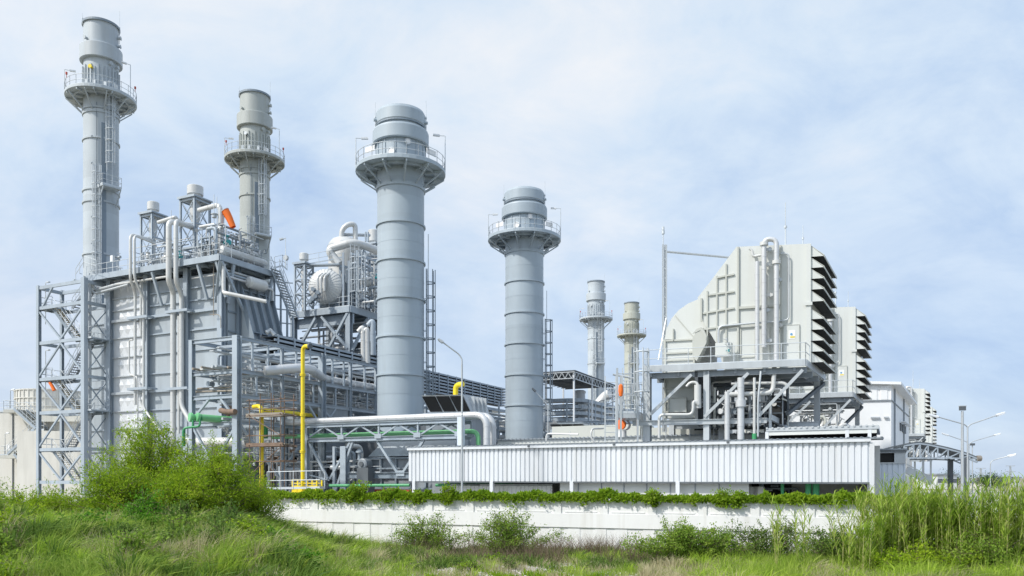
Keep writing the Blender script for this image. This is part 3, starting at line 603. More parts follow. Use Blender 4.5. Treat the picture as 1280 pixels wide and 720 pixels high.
# ------------------------------------------------------------------ stair tower
x1 = H.fx(134.); yt = -2.3; x0 = H.fx(48.5, yt)
tw = thing('stair_tower', 'open steel stair tower with zigzag flights against the boiler house', 'stair tower', tuple(H.w((x0,yt,.5))))
corner = {}
for nm, x, y, w in (('fl',x0,yt,.34),('fr',x1,yt,.46),('rl',x0,0,.3),('rr',x1,-.05,.34)):
    zt = H.fz(357,x,y) if nm == 'fl' else H.fz(347,x1,yt)
    m = M(H); (m.hbeam if nm != 'fr' else m.beam)((x,y,.5), (x,y,zt), w, w*.9); m.build('column', STEEL, tw)
LV = [H.fz(p, x1, yt) for p in (351,377.5,423,470,513.5,561,603)]
for i, z in enumerate(LV):
    for (a, b) in (((x0,yt),(x1,yt)),((x0,0),(x1,0)),((x0,yt),(x0,0)),((x1,yt),(x1,0))):
        m = M(H); m.beam((a[0],a[1],z), (b[0],b[1],z), .16, .30 if i in (1,3,5) else .3); m.build('beam', STEEL, tw)
xm = (x0+x1)/2
for i in range(1, len(LV)-1):
    za, zb = LV[i]-.2, LV[i+1]+.2
    for y in (yt,):
        A, B = (((x0,za),(xm,zb)), ((x1,za),(xm,zb))) if i % 2 == 1 else (((xm,za),(x0,zb)), ((xm,za),(x1,zb)))
        for p, q in (A, B):
            m = M(H); m.beam((p[0],y-.02,p[1]), (q[0],y-.02,q[1]), .15, .15); m.build('brace', STEEL, tw)
    for x in (x1,):
        m = M(H); m.beam((x,yt,za), (x,0,zb), .09, .09); m.beam((x+.1,0,za), (x+.1,yt,zb), .09, .09); m.build('brace', STEEL, tw)
m = M(H); m.beam((xm-1.2,yt-.02,LV[0]-.1),(x0+.6,yt-.02,LV[1]+.1),.15,.15); m.build('brace', STEEL, tw)
ym = yt/2
for i in range(len(LV)-1):
    za, zb = LV[i], LV[i+1]; xa, xb = x0+1.9, x1-1.55
    if i == 0: xa, xb = x0+3., x1-1.1
    yy = ym-.5 if i % 2 else ym+.55
    if i % 2 == 0: stair(tw, H.w((xb,yy,za)), H.w((xa,yy,zb)), .85, H.v, tread=DARKG, smat=MIDG)  # undersides face the viewer: their shade is put into darker treads and stringers
    else: stair(tw, H.w((xa-.3,yy,za)), H.w((xb,yy,zb)), .85, H.v, tread=TREAD, smat=STEEL_D)
    if i:
        (u, w_) = (x0+.1, xa-.2) if i % 2 else (xb+.05, x1+.9)
        m = M(H); m.box(u, w_, yt+.1, -.15, za-.02, za+.05)
        for q in range(3): m.box(u, w_, yt+.2+q*.9, yt+.3+q*.9, za-.2, za-.024)
        ld = m.build('landing', STEEL_D, tw)
        if i % 2: railing(ld, [H.w((xa-.2,yt+.15,za)), H.w((x0+.15,yt+.15,za)), H.w((x0+.15,-.2,za)), H.w((xa-.2,-.2,za))], step=.9)
        else: railing(ld, [H.w((xb+.2,yt+.1,za)), H.w((x1+.8,yt+.1,za)), H.w((x1+.8,-.2,za))], step=.7)
for px, py in ((57,357),(57,442)):
    x = H.fx(px, yt+.2); z = H.fz(py, x, yt); m = M(H); m.tube([(x,yt+.2,z-3.6),(x,yt+.2,z+.3),(x+.35,yt+.2,z+.35)], .04, 5); m.box(x+.2, x+.55, yt+.1, yt+.3, z+.28, z+.38); m.build('lamp', RAIL, tw)
railing(tw, [H.w((x1-1.2,yt,LV[0]+.2)), H.w((x1-.1,yt,LV[0]+1.2)), H.w((x1+1.6,yt,TOPZ))], step=.9, toe=False)
m = M(); a = P(62,478,74.5); m.wtube([a, P(64.5,481.5,74.5), P(68,488,74.5)], .13, 10, True, .17); tag(m.build('safety_flag', ORANGE), 'small orange cloth tube hanging under a stair tower flight', 'flag')
# ------------------------------------------------------------------ pipe rack in front of the boiler
K = Frame((-19.6,57), RR, VV)
rk = thing('pipe_rack', 'open blue grey steel pipe rack with three beam tiers before the boiler', 'pipe rack', tuple(K.w((0,0,.5))))
kz = lambda py: K.fz(py, 0, 0)
TIER = [kz(421.5), kz(463), kz(494), kz(528)]; xl = K.fx(240)
ys = [0, 4.6, 9.3, 13., 16.7, 21.]
for i, y in enumerate(ys):
    for x in (0, xl):
        w = .46 if (x == 0 and y in (0,9.3)) else .34 if i == 0 else .22
        m = M(K); m.hbeam((x,y,.5), (x,y,TIER[0]+(.12 if w > .3 else -.1)), w, w*1.05, .04); m.build('column', STEEL, rk)
for z in TIER:
    for x in (0, xl):
        m = M(K); m.hbeam((x,-.05,z), (x,21.5,z), .2, .28 if z != TIER[3] else .22); m.build('beam', STEEL, rk)
    for y in ys:
        m = M(K); m.hbeam((xl,y,z-.04), (0,y,z-.04), .2, .3); m.build('beam', STEEL, rk)
    for y in (2.3,7,11.2,14.9,18.8):
        m = M(K); m.beam((xl,y,z-.1), (0,y,z-.1), .12, .2); m.build('beam', STEEL, rk)
for y in (1.5,3.1,6.2,7.8,10.6,12.1,15,18.):
    m = M(K); m.beam((0,y,TIER[1]+.12), (0,y,TIER[0]-.14), .13, .13); m.beam((0,y+.4,TIER[2]+.12), (0,y+.4,TIER[1]-.14), .12, .12); m.build('strut', STEEL, rk)
for a, b in (((0,.2,TIER[3]-.1),(0,4.4,TIER[3]-4)),((0,9.2,TIER[3]+1.),(0,5,TIER[3]-3)),((0,9.4,TIER[3]+1.6),(0,12.9,TIER[3]-.6)),((xl,0,TIER[3]-.1),(xl+2.2,0,TIER[3]-3)),((0,0,TIER[3]-.1),(xl+2.2,0,TIER[3]-3)),((xl+.1,0,TIER[2]-1.6),(xl+1.8,0,TIER[2]-.1)),((-.2,0,TIER[2]-1.6),(-1.6,0,TIER[2]-.1)),((0,9.3,TIER[2]-1.9),(0,7.6,TIER[2]-.1)),((0,9.3,TIER[2]-1.9),(0,11,TIER[2]-.1))):
    m = M(K); m.beam(a, b, .16, .16); m.build('brace', STEEL, rk)
pipework(rk, K, xl+.3, -.5, .4, 20, TIER[2]+.15, TIER[0]-.5, 54, 21, rmin=.03, rmax=.13, vert=.15, nv=24)
pipework(rk, K, xl+.3, -.5, .4, 20, TIER[3]-3, TIER[2]-.3, 66, 22, [CLAD,SILV,GALV,STEEL,MIDG,BROWNP,RUST], rmin=.03, rmax=.15, vert=.35, nv=34)
for i, (x, z, r, ms) in enumerate(((-.7,1,.09,BROWNP),(-1.1,1,.08,BROWNP),(-1.6,1,.12,GALV),(-2.3,1,.08,BROWNP),(-3.,1,.12,CLAD),(-3.6,1,.09,BROWNP),(-1.,0,.1,GALV),(-3.2,0,.14,CLAD),(-.8,2,.1,GALV),(-2.,2,.13,CLAD),(-3.1,2,.16,SILV))):
    z_ = TIER[2-z if z < 2 else 3]+.16+r if z != 0 else TIER[1]+.16+r
    pipe(rk, [(x,-.2-.3*i % 1,z_),(x,20.5,z_)], r, ms, fr=K, band=2.2, n=8)
for k, dz in enumerate((.1,.38)):
    pipe(rk, [(xl-.3,.5+.3*k,TIER[2]+dz+.4),(-.3,.5+.3*k,TIER[2]+dz+.3)], .07, BROWNP, fr=K, n=8, band=None)
big = pipe(None, [K.w((K.fx(331,2.2),2.2,K.fz(464,0,2.2))), K.w((K.fx(385,5),5,K.fz(461,0,5))), K.w((-.6,10.4,K.fz(474,0,10.4))), K.w((-.6,21,K.fz(474,0,10.4)))], .35, SILV, 1.4, 1.3, 'large_pipe')
tag(big, 'fat silver steam pipe bending along inside the blue pipe rack', 'pipe')
# second rack range running on past the nearer bypass stack
T0 = P(343,417.5,68); T1 = P(633,485.5,110); tdir = Vector((T1.x-T0.x, T1.y-T0.y, 0)); TL = tdir.length
TF = Frame((T0.x,T0.y), (tdir.y,-tdir.x), (tdir.x,tdir.y)); zt = T0.z
ct = thing('louvred_cable_tray', 'long blue grey cable gallery with slatted sides running past the bypass stack', 'cable gallery', tuple(TF.w((0,0,zt-3))))
def slats(m, fr, x, y0, y1, zt, n, gap, h=.2):
    for i in range(n): m.box(x-.05, x+.05, y0, y1, zt-i*gap-h, zt-i*gap)
m = M(TF); slats(m, TF, 0, 0, TL, zt, 7, .37, .19); m.build('side_slats', STEEL, ct)
m = M(TF); slats(m, TF, -1.5, 0, TL, zt, 7, .37, .17)
for i in range(7): m.box(-1.44,-.06, 0, TL, zt-i*.37-.19, zt-i*.37-.165)
m.build('tray_bottoms', DARKG, ct)
for y in np.arange(.3, TL, 2.1):
    m = M(TF); m.box(.055, .15, y, y+.13, zt-2.5, zt+.02); m.build('upright', STEEL, ct)
m = M(TF); m.box(-1.6, .1, .2, TL, zt-3.3, zt-2.95); m.build('support_beam', STEEL, ct)
for y in np.arange(4, TL, 7.5):
    m = M(TF); m.hbeam((-.1,y,.5), (-.1,y,zt-3.31), .3, .3); m.hbeam((-1.5,y,.5), (-1.5,y,zt-3.31), .3, .3); m.beam((-.1,y,zt-6.5),(-1.5,y,zt-6.5),.2,.25); m.build('support_post', STEEL, ct)
m = M(); m.wtube([P(333,416,67.8), P(338,413,68), P(343.5,419,68)], .2, 8); m.build('end_guard', GALV, ct)

# dense lower plant between rack and bypass stack
sp2 = thing('rack_extension', 'blue grey steel frame and pipes between the two bypass stacks', 'pipe rack', tuple(TF.w((0,18,.5))))
for y in np.arange(13, 44, 4.2):
    m = M(TF); m.hbeam((1.4,y,.5), (1.4,y,zt-4.6), .3, .3); m.hbeam((4.6,y,.5), (4.6,y,zt-5.2), .26, .26); m.build('column', STEEL, sp2)
for z in (zt-4.6, zt-6.2, zt-7.8, zt-9.6):
    for x in (1.4,4.6):
        m = M(TF); m.hbeam((x,12,z), (x,44,z), .2, .26); m.build('beam', STEEL, sp2)
    for y in np.arange(13, 44, 4.2):
        m = M(TF); m.beam((1.4,y,z-.02), (4.6,y,z-.02), .18, .24); m.build('beam', STEEL, sp2)
pipework(sp2, TF, 1.2, 5, 12, 44, zt-11, zt-4.4, 60, 31, [SILV,CLAD,GALV,STEEL,MIDG], .06, .3, nv=20, vert=.25)
for x, dz, r in ((2.3,-5.5,.42),(3.6,-7.2,.3),(2.9,-8.9,.3)): pipe(sp2, [(x,13,zt+dz),(x,44,zt+dz)], r, SILV, fr=TF, band=1.5)
# dark duct and casing of the turbine exhaust
DF = Frame((-13.2,61), RR, VV)
dk = thing('exhaust_duct', 'grey ribbed turbine exhaust duct low behind the pipe bridge', 'duct', tuple(DF.w((0,0,.5))))
dx0, dx1 = DF.fx(456), DF.fx(560)
m = M(DF); m.box(dx0, dx1, 0, 5, .6, DF.fz(573,0,0)); m.build('casing', MIDG, dk)
m = M(DF); z0 = DF.fz(571,0,0); z1 = DF.fz(549,0,0); m.hexa([(dx0+.1,.3,z0),(dx1,.3,z0),(dx1,5,z0),(dx0+.1,5,z0),(dx0+.9,1.4,z1),(dx1,1.4,z1),(dx1,4,z1),(dx0+.9,4,z1)]); m.build('hood', CASING, dk)
m = M(DF)
for px in np.arange(459, 540, 18.5): x = DF.fx(px); m.box(x-.07, x+.07, -.16, -.002, .6, DF.fz(574,0,0))
for py in (573.5,586,596,610): z = DF.fz(py,0,0); m.box(dx0, dx1, -.2, -.003, z-.06, z+.06)
m.build('casing_rib', STEEL_D, dk)
m = M(DF); z = DF.fz(594.5,0,0); m.hbeam((DF.fx(436,-1.5),-1.5,z), (DF.fx(518,-1.5),-1.5,z), .3, .42); m.build('front_beam', STEEL_D, dk)
m = M(DF); m.box(DF.fx(462), DF.fx(520), -.9, -.3, DF.fz(619,0,0), DF.fz(611,0,0)); m.build('red_base', REDM, dk)
m = M(DF); m.box(DF.fx(330,6), DF.fx(540,6), 6, 6.4, .5, 8.6); m.build('back_casing', DARKG, dk)
m = M(DF); m.box(DF.fx(345,3), DF.fx(395,3), 3, 4.5, .5, 5.2); m.box(DF.fx(398,3), DF.fx(455,3), 3.5, 5, .5, 4.4); m.build('lower_casing', DARKG, dk)
mt = thing('blower_motor', 'grey round faced motor beside the ribbed exhaust duct', 'motor', tuple(P(450,600,58.6)))
m = M(); c = P(452,580,58.6); m.lathe(c, [(0,-.02),(.32,0),(.42,.06),(.42,.8),(0,.85)], 20, H.v); m.build('body', MIDG, mt)
m = M(); m.cyl(c-H.v*.1, .18, .1, 14, H.v); m.build('shaft_cover', DARKG, mt); m = M(DF); m.box(DF.fx(446,-2.3), DF.fx(460,-2.3), -2.3, -1.5, .5, DF.fz(585,0,-2.3)); m.build('pedestal', DARKG, mt)
m = M(); m.wtube([P(449,575,58.9), P(449,564,58.9)], .13, 10); m.lathe(P(449,566,58.9), [(.3,0),(.3,.1),(0,.35)], 12); m.build('air_intake', STEEL, mt)
lp_ = thing('low_pipework', 'tangle of grey pipes and valves under the pipe bridge', 'pipework', tuple(P(420,610,58)))
LF = Frame((P(400,0,60.5).x, 60.5), RR, VV)
pipework(lp_, LF, LF.fx(330), LF.fx(455), -.3, 4, .6, 6.2, 46, 41, [CLAD,GALV,STEEL,MIDG,STEEL_D,SILV], .05, .2, nv=20)
pipe(lp_, [LF.w((LF.fx(240),.8,LF.fz(548,0,0))), LF.w((LF.fx(300),.8,LF.fz(549,0,0)))], .38, CLAD); pipe(lp_, [LF.w((LF.fx(215),1.6,LF.fz(545,0,0))), LF.w((LF.fx(262),1.6,LF.fz(546,0,0)))], .3, CLAD)
for px in (418,431): 
    x = LF.fx(px,-.5); m = M(LF); m.hbeam((x,-.5,.5), (x,-.5,6.0), .5 if px==431 else .2); m.build('column', STEEL, lp_)
for px, w in ((358,.25),(391,.3),(405,.25)):
    x = LF.fx(px,1); m = M(LF); m.hbeam((x,1,.5),(x,1,8.3),w); m.build('column', STEEL_D, lp_)
for zz_ in (TIER[1], TIER[2]): railing(rk, [K.w((-.15,.3,zz_+.15)), K.w((-.15,20,zz_+.15))], step=1.5, toe=False)
for zz_ in (TIER[0]-.8, TIER[1]-.6, TIER[1]-1.2):
    m = M(K); m.box(-2.9,-2.5,.2,20.5,zz_,zz_+.1); m.box(-2.2,-1.9,.2,20.5,zz_+.2,zz_+.28); m.build('cable_tray', GALV, rk)
railing(lp_, [LF.w((LF.fx(420),.5,LF.fz(592,0,0))), LF.w((LF.fx(470),.5,LF.fz(592,0,0)))]); m = M(LF); m.box(LF.fx(400),LF.fx(447),.45,1.2,LF.fz(583,0,0)-.1,LF.fz(583,0,0)); m.build('walkway', GALV, lp_)

# pipe bridge truss
B0 = P(574,0,54.5); BF = Frame((B0.x,B0.y), RR, VV)
br = thing('pipe_bridge', 'light blue triangulated steel pipe bridge carrying silver and green pipes', 'pipe bridge', tuple(BF.w((0,0,.5))))
bl = BF.fx(383); zt_ = Z(526,54.5); zb_ = Z(545.5,54.5)
for y in (0,1.7):
    m = M(BF); m.hbeam((bl,y,zt_), (0,y,zt_), .24, .26); m.build('top_chord', STEEL, br); m = M(BF); m.hbeam((bl,y,zb_), (0,y,zb_), .26, .3); m.build('bottom_chord', STEEL, br)
    n = 8
    for i in range(n+1):
        x = bl+(0-bl)*i/n; m = M(BF)
        if i % 2 == 0: m.beam((x,y,zb_), (x,y,zt_), .12, .12)
        if i < n:
            xx = bl+(0-bl)*(i+1)/n; za, zc = (zt_-.1, zb_+.1) if i % 2 else (zb_+.1, zt_-.1); m.beam((x,y+.03,za), (xx,y+.03,zc), .1, .1)
        if i % 2 == 0: m.box(x-.28, x+.28, y-.16, y-.135, zb_-.0, zb_+.34)
        m.build('web_member', STEEL, br)
for y in (0,1.7):
    m = M(BF); m.hbeam((bl,y,.5), (bl,y,zt_-.14), .36); m.build('column', STEEL, br)
m = M(BF); m.beam((.2,-.1,Z(557,54.5)), (.2,-.1,zt_+.25), .44, .3); m.build('end_post', LAMPW if False else PALEM, br)
for x, xx in ((bl+.2,bl+2.),(bl+4.1,bl+2.2),(bl+4.3,bl+2.6)):
    m = M(BF); m.beam((x,0.05,zb_-.15), (xx,.05,zb_-2.9 if xx != bl+2.6 else zb_-4), .16, .16); m.build('knee_brace', STEEL, br)
m = M(BF); m.beam((bl+6.4,.1,zb_-.15),(bl+8.2,.1,zb_-2.5),.17,.17); m.beam((bl+10.4,.1,zb_-.15),(bl+8.6,.1,zb_-2.5),.17,.17); m.box(bl+8.1,bl+8.8,.0,.03,zb_-2.7,zb_-2.3); m.build('knee_brace', STEEL, br)
m = M(BF); m.beam((bl+.2,.1,zb_-2.6),(bl+2.1,.1,zb_-3),.1,.1); m.build('knee_brace', STEEL, br)
x9 = BF.fx(614.,.5)
for q, lb in ((.35,'silver pipe along the front of the pipe bridge, elbowing down behind the shed'),(1.15,'second silver pipe just behind the front one on the pipe bridge')):
    x9 = BF.fx(608.5 if q < 1 else 616,q); sp_ = pipe(None, [BF.w((BF.fx(356,q),q,zt_+.38)), BF.w((x9,q,zt_+.38)), BF.w((x9,q,3))], .235, SILV, .9, .8, 'large_pipe'); tag(sp_, lb, 'pipe', 'silver pipes on the pipe bridge')
gp = pipe(None, [BF.w((BF.fx(340,.9),.9,zb_+.38)), BF.w((BF.fx(598,.9),.9,zb_+.38)), BF.w((BF.fx(598,.9),.9,3))], .165, GRNL, .6, None, 'green_pipe'); tag(gp, 'light green pipe threading the pipe bridge and bending down at its end', 'pipe')
# green headers at the rack
gd = thing('green_header', 'pair of dark green capped headers with small green risers on the rack', 'pipe header', tuple(P(242,560,56.6)))
for px in (236.5,245.5):
    a = P(px,521.5,56.6); m = M(); m.lathe(a, [(0,0),(.3,0),(.33,.05),(.33,.2),(.24,.22),(.24,2.6)], 18, Vector((.75,.62,-.03))); m.build('header', GRNL, gd)
m = M(); m.wtube(fillet([P(229,558,56.5),P(229,535,56.5),P(250,533,56.5),P(250,524,56.5)], .3), .08, 8); m.wtube([P(241,533,56.5),P(241,524,56.5)], .07, 8); m.wtube([P(231,535,56.6),P(231,558,56.6)], .05, 8); m.build('riser', GRN, gd)
m = M(); m.wtube([P(250,523,56.6), P(282,523.5,60)], .17, 12); m.build('pipe', GRN, gd)
m = M(); m.wtube([P(412,607,56), P(512,606.5,54)], .1, 10); tag(m.build('green_pipe', GRN), 'thin dark green pipe running low above the hedge', 'pipe')
m = M(); m.box(P(330,0,61).x, P(334,0,61).x, 60.8, 61.2, Z(548,61), Z(531,61)); tag(m.build('green_valve_box', GRN), 'small green valve box beside the rusty scaffold', 'valve box')

# yellow gas pipes
D = 53.6
yv = thing('yellow_vent_pipe', 'tall bright yellow vent pipe with hooked open top before the rack', 'vent pipe', tuple(P(378.5,607,D)))
m = M(); m.wtube(fillet([P(378.5,610,D), P(378.5,433,D), P(388,432.5,D-.6)], .4, 8), .135, 14); m.build('pipe', YEL, yv)
for py in (470,520,566):
    m = M(); m.cyl(P(378.5,py,D), .19, .07, 14); m.cyl(P(378.5,py,D)+Vector((0,0,.09)), .19, .07, 14); m.build('flange', YEL, yv)
m = M(); d = (P(388,432.5,D-.6)-P(378.5,433,D)).normalized(); e = P(388,432.5,D-.6); m.lathe(e-d*.12, [(.13,0),(.18,0),(.18,.14),(.11,.14)], 14, d, False); m.cyl(e-d*.03, .115, .04, 14, d); m.build('mouth', DARK if False else DARKG, yv)
yb = pipe(None, [P(317,508.5,57), P(327,507,56.2), P(327,612,56.2)], .15, YEL, .6, None, 'yellow_pipe'); tag(yb, 'thick yellow gas riser with bent top inside the rusty scaffold', 'pipe')
yh = pipe(None, [P(331,512.5,58.2), P(352,515,60.5), P(404,521,67)], .165, YEL, .6, None, 'yellow_pipe'); tag(yh, 'yellow pipe running level through the rack behind the tall vent', 'pipe')
ys_ = pipe(None, [P(569.5,500,62), P(569.5,481.5,62), P(579,480,61.6)], .2, YEL, .55, None, 'yellow_pipe'); tag(ys_, 'short hooked yellow vent behind the black panelled air intake', 'vent pipe')
# rusty scaffold
sc = thing('scaffold', 'rusty tube scaffold with two plank decks around the yellow riser', 'scaffold', tuple(P(330,600,56)))
QF = Frame((P(312,0,55.6).x, 55.6), RR, VV); w_ = QF.fx(351)-0
for x in (0, w_*.35, w_*.7, w_):
    for y in (0,1.3): m = M(QF); m.tube([(x,y,.5),(x,y,QF.fz(500,0,0)+(.4 if x else 0))], .035, 6); m.build('pole', RUST, sc)
for py in (501,512,520,545,558,577):
    z = QF.fz(py,0,0); m = M(QF)
    for y in (0,1.3): m.tube([(-.25,y-.06,z),(w_+.3,y-.06,z)], .03, 6)
    for x in (0,w_): m.tube([(x+.06,-.2,z+.06),(x+.06,1.5,z+.06)], .03, 6)
    m.build('ledger', RUST, sc)
for py in (521,558):
    z = QF.fz(py,0,0); m = M(QF)
    for i in range(4): m.box(-.3+.07*i, w_+.35-.1*i, .02+i*.3, .27+i*.3, z+.1, z+.16)
    m.build('plank_deck', BROWNP, sc)
    m = M(QF); m.box(-.3, w_+.2, -.06, -.01, z-.05, z+.22); m.build('toe_board', RUST if py == 558 else BROWNP, sc)
m = M(QF); m.tube([(0,-.07,QF.fz(595,0,0)),(w_,-.07,QF.fz(560,0,0))], .03, 6); m.tube([(w_,-.07,QF.fz(545,0,0)),(0,-.07,QF.fz(520,0,0))], .03, 6); m.build('diagonal', RUST, sc)
rb = pipe(None, [P(276,513,57.5), P(283,515,57.), P(294,514.5,56.4)], .2, RUST, .3, None, 'rusty_pipe'); tag(rb, 'short rusty brown pipe resting on the rack near the green headers', 'pipe')
# yellow valve cabinets and guard rail
for px, lb in ((371,'yellow valve skid box standing under the tall vent pipe'),(389.5,'yellow valve skid box farther along the guard rail')):
    a = P(px,0,52.5); f = Frame((a.x,a.y), RR, VV); root = thing('yellow_skid', lb, 'valve skid', (a.x,a.y,.5), 'yellow valve skids')
    m = M(f); m.box(-.42,.42,0,.6,Z(616,52.5)-.4,Z(607,52.5)); m.build('box', YEL, root); m = M(f)
    for x in (-.4,.4):
        for y in (.05,.55): m.box(x-.04,x+.04,y-.04,y+.04,.5,Z(600,52.5))
    for z in (Z(600,52.5),Z(604,52.5)):
        m.box(-.44,.44,.0,.06,z-.03,z+.03); m.box(-.44,.44,.54,.6,z-.03,z+.03)
    m.build('frame', YEL, root)
    m = M(f); m.cyl(f.w((0,.3,Z(607,52.5))), .13, .25, 10); m.build('regulator', GALV, root)
m = M(); handrail(m, [P(334,612,52.2), P(400,611,51), P(406,611,52)], 1.15, .9, .03); tag(m.build('guard_rail', RAIL), 'galvanised guard rail round the yellow valve skids', 'railing')

# black panelled air intake
def intake(label, pxs, pys, D, body_px, skew, gname='black fronted air intakes'):
    root = thing('air_intake', label, 'air intake', tuple(P(pxs[0],pys[1],D)), gname); f = Frame((P(pxs[0],0,D).x, D), (.985,-.17), (.5,.866))
    w = f.fx(pxs[1]); z1 = Z(pys[0],D); z0 = Z(pys[1],D); n = 3; sl = skew*D/1000
    m = M(f); d = 2.6; m.hexa([(sl,.1,z0),(w+sl,.1,z0),(w+sl,d,z0),(sl,d,z0),(0,-.55,z1),(w,-.55,z1),(w,d,z1),(0,d,z1)]); m.build('housing', GALV, root)
    for i in range(n):
        a, b = w*i/n+.06, w*(i+1)/n-.06; m = M(f)
        m.hexa([(a+sl*.97,.02,z0+.1),(b+sl*.97,.02,z0+.1),(b+sl*.97,.12,z0+.1),(a+sl*.97,.12,z0+.1),(a+sl*.04,-.62,z1-.1),(b+sl*.04,-.62,z1-.1),(b+sl*.04,-.5,z1-.1),(a+sl*.04,-.5,z1-.1)]); m.build('black_panel', DARK, root)
    m = M(f)
    for y in np.arange(.4, d, .55): m.box(w+.01, w+sl+.06 if sl > 0 else w+.08, y, y+.08, z0, z1-.05)
    m.build('side_rib', GALV, root)
    m = M(f); m.box(-.1, w+sl+.2, -.2, d+.3, z0-.35, z0-.004); m.build('base_frame', STEEL, root)
    m = M(f); m.box(0, w+sl, 0, d, .5, z0-.354); m.build('plinth', MIDG, root)
intake('big sloping air intake with three black panels beside the nearer bypass stack', (532.5,584), (495,516.5), 60, 603, 4.5)
intake('low air intake with three black panels on the cream shed roof', (691,733), (530.5,537.), 58, 742, .5)

# ------------------------------------------------------------------ second boiler with drum platform
DD = Frame((P(437,0,80).x, 80), RR, VV); dz = lambda py, x=0, y=0: DD.fz(py, x, y)
PZ = dz(383)
dp = thing('drum_platform', 'railed steel platform on braced columns holding the white steam drum', 'platform', tuple(DD.w((0,0,.5))))
xa = DD.fx(362); yb_ = DD.fy(470)+6
m = M(DD); m.box(xa,0,0,yb_,PZ-.08,PZ); m.box(xa,0,-.1,-.003,PZ-.55,PZ+.05); m.box(.003,.1,0,yb_,PZ-.55,PZ+.05); m.box(xa,0,.5,.75,PZ-1.6,PZ-.6); m.build('deck', STEEL, dp)
m = M(DD)
for y in np.arange(.6,yb_,1.6): m.box(xa,-.01,y,y+.15,PZ-.4,PZ-.085)
m.build('deck_joist', STEEL_D, dp)
railing(dp, [DD.w((xa,0,PZ)), DD.w((0,0,PZ)), DD.w((0,yb_,PZ))])
for x, y in ((-.3,.3),(xa+.3,.3),(-.3,5.5),(xa+.3,6),(-3.2,3)):
    m = M(DD); m.hbeam((x,y,.5), (x,y,PZ-.1), .55, .5, .05); m.build('column', STEEL, dp)
for a, b in (((-.3,.1,PZ-.6),(-2.7,.1,PZ-4.)),((-.3,.1,PZ-4.2),(-3.6,.1,PZ-.7)),((xa+.5,.1,PZ-4.6),(xa+3.4,.1,PZ-.7)),((.05,.3,PZ-4.4),(.05,3,PZ-.6)),((.05,5.5,PZ-4.4),(.05,3.2,PZ-.6)),((-.3,.1,PZ-5.),(xa,.1,PZ-5.)),((.05,.2,PZ-5.),(.05,6,PZ-5.)),((-.3,.1,PZ-6),(-2.4,.1,PZ-8.6))):
    m = M(DD); m.beam(a, b, .26, .24); m.build('brace', STEEL, dp)
sdm = thing('steam_drum', 'big white insulated steam drum with seamed round end', 'steam drum', tuple(P(407,381,81)))
c = P(407,358,81.2); rr = 1.78; ax = (H.v*.93+H.r*(-.35)).normalized()
m = M(); prof = [(0,-.62)]+[(rr*math.sin(t), -.62*math.cos(t)) for t in [math.pi/2*i/8 for i in range(1,9)]]+[(rr,8)]
m.lathe(c, prof, 44, ax); m.build('shell', CLAD, sdm)
t1 = Vector((0,0,1)); t2 = ax.cross(t1).normalized(); t1 = t2.cross(ax)
m = M()
for i in range(30):
    a = 2*math.pi*i/30; pts = [c+(t1*math.cos(a)+t2*math.sin(a))*(rr*math.sin(t)+.008)-ax*(.62*math.cos(t)+.012) for t in [math.pi/2*(.12+.88*j/6) for j in range(7)]]; m.wtube(pts, .018, 4, False)
m.build('end_seam', GALV, sdm)
for k, px in enumerate((398.5,402.5,407)):
    m = M(); b_ = P(px,343,80.3); m.wtube(fillet([P(px-1.5,370-k*3,80.1), P(px-1.5,346,80.1), b_+Vector((.25,.5,.25))], .3), .12, 8); m.build('level_gauge_pipe', CLAD, sdm)
for px, py in ((392,362),(391,374),(395,371),(398,366),(388,377)): valve(sdm, P(px,py,79.9), .42, STEEL_D, tuple(ax))
for s in (1.2,5): m = M(); q = c+ax*s; m.wbeam(Vector((q.x,q.y,PZ)), Vector((q.x,q.y,c.z-1.)), 2.2, .4, H.v); m.build('saddle', STEEL, sdm)
dv = thing('deaerator_vessel', 'upright white domed vessel above the steam drum with looped pipe', 'vessel', tuple(P(430,350,86)))
c = P(431,0,86); zt0 = Z(297,86)
m = M(); m.lathe((c.x,c.y,zt0), [(1.75,-8),(1.75,-1.1),(1.7,-.75),(1.35,-.3),(.8,-.06),(0,0)], 32); m.build('shell', CLAD, dv)
m = M(); m.lathe((c.x,c.y,zt0-1.15), [(1.74,0),(1.85,0),(1.85,.12),(1.74,.12)], 32, smooth=False); m.build('flange', GALV, dv)
pipe(dv, [P(427,300,85), P(427,288,85), P(434,280.5,85), P(444,280,85.5), P(444.5,318,85.5)], .27, CLAD, .9, None)
pipe(dv, [P(424,330,83), P(412.5,316,83), P(413,311,83), P(440,303,83), P(455,307,84), P(478,316,88)], .42, CLAD, .7, None)
pipe(dv, [P(428,293,85.3), P(462,294,88)], .18, GALV, None, None); m = M(); m.wtube([P(457,302,87), P(457,290,87)], .1, 8); m.wtube([P(460,302,87), P(460,290,87)], .1, 8); m.build('riser', STEEL, dv)
pipe(dv, [P(415,326,83.5), P(421,322,84), P(424,333,84)], .25, CLAD, .5, None); pipe(dv, [P(455,353,82), P(470,351,84), P(478,357,86)], .5, CLAD, .8, None)
fr2 = thing('drum_steelwork', 'tall blue grey steelwork with caged ladders round the upright vessel', 'steel frame', tuple(P(450,383,84)))
for px, D, py in ((429,81,316),(436,81,326),(446,81,313),(449,83,318),(456,84,314),(462,86,316),(470,90,318),(425,84,330),(413,82,338)):
    m = M(); q = P(px,py,D); m.wbeam(Vector((q.x,q.y,PZ)), q, .2, .2); m.build('column', STEEL, fr2)
for py, (xa_, xb_) in ((318,(440,473)),(331,(425,470)),(346,(428,462)),(361,(428,460)),(336,(385,428)),(374,(428,470))):
    m = M(); m.wbeam(P(xa_,py-(xa_-437)*.15,82), P(xb_,py+(xb_-437)*.25,86), .14, .22); m.build('beam', STEEL, fr2)
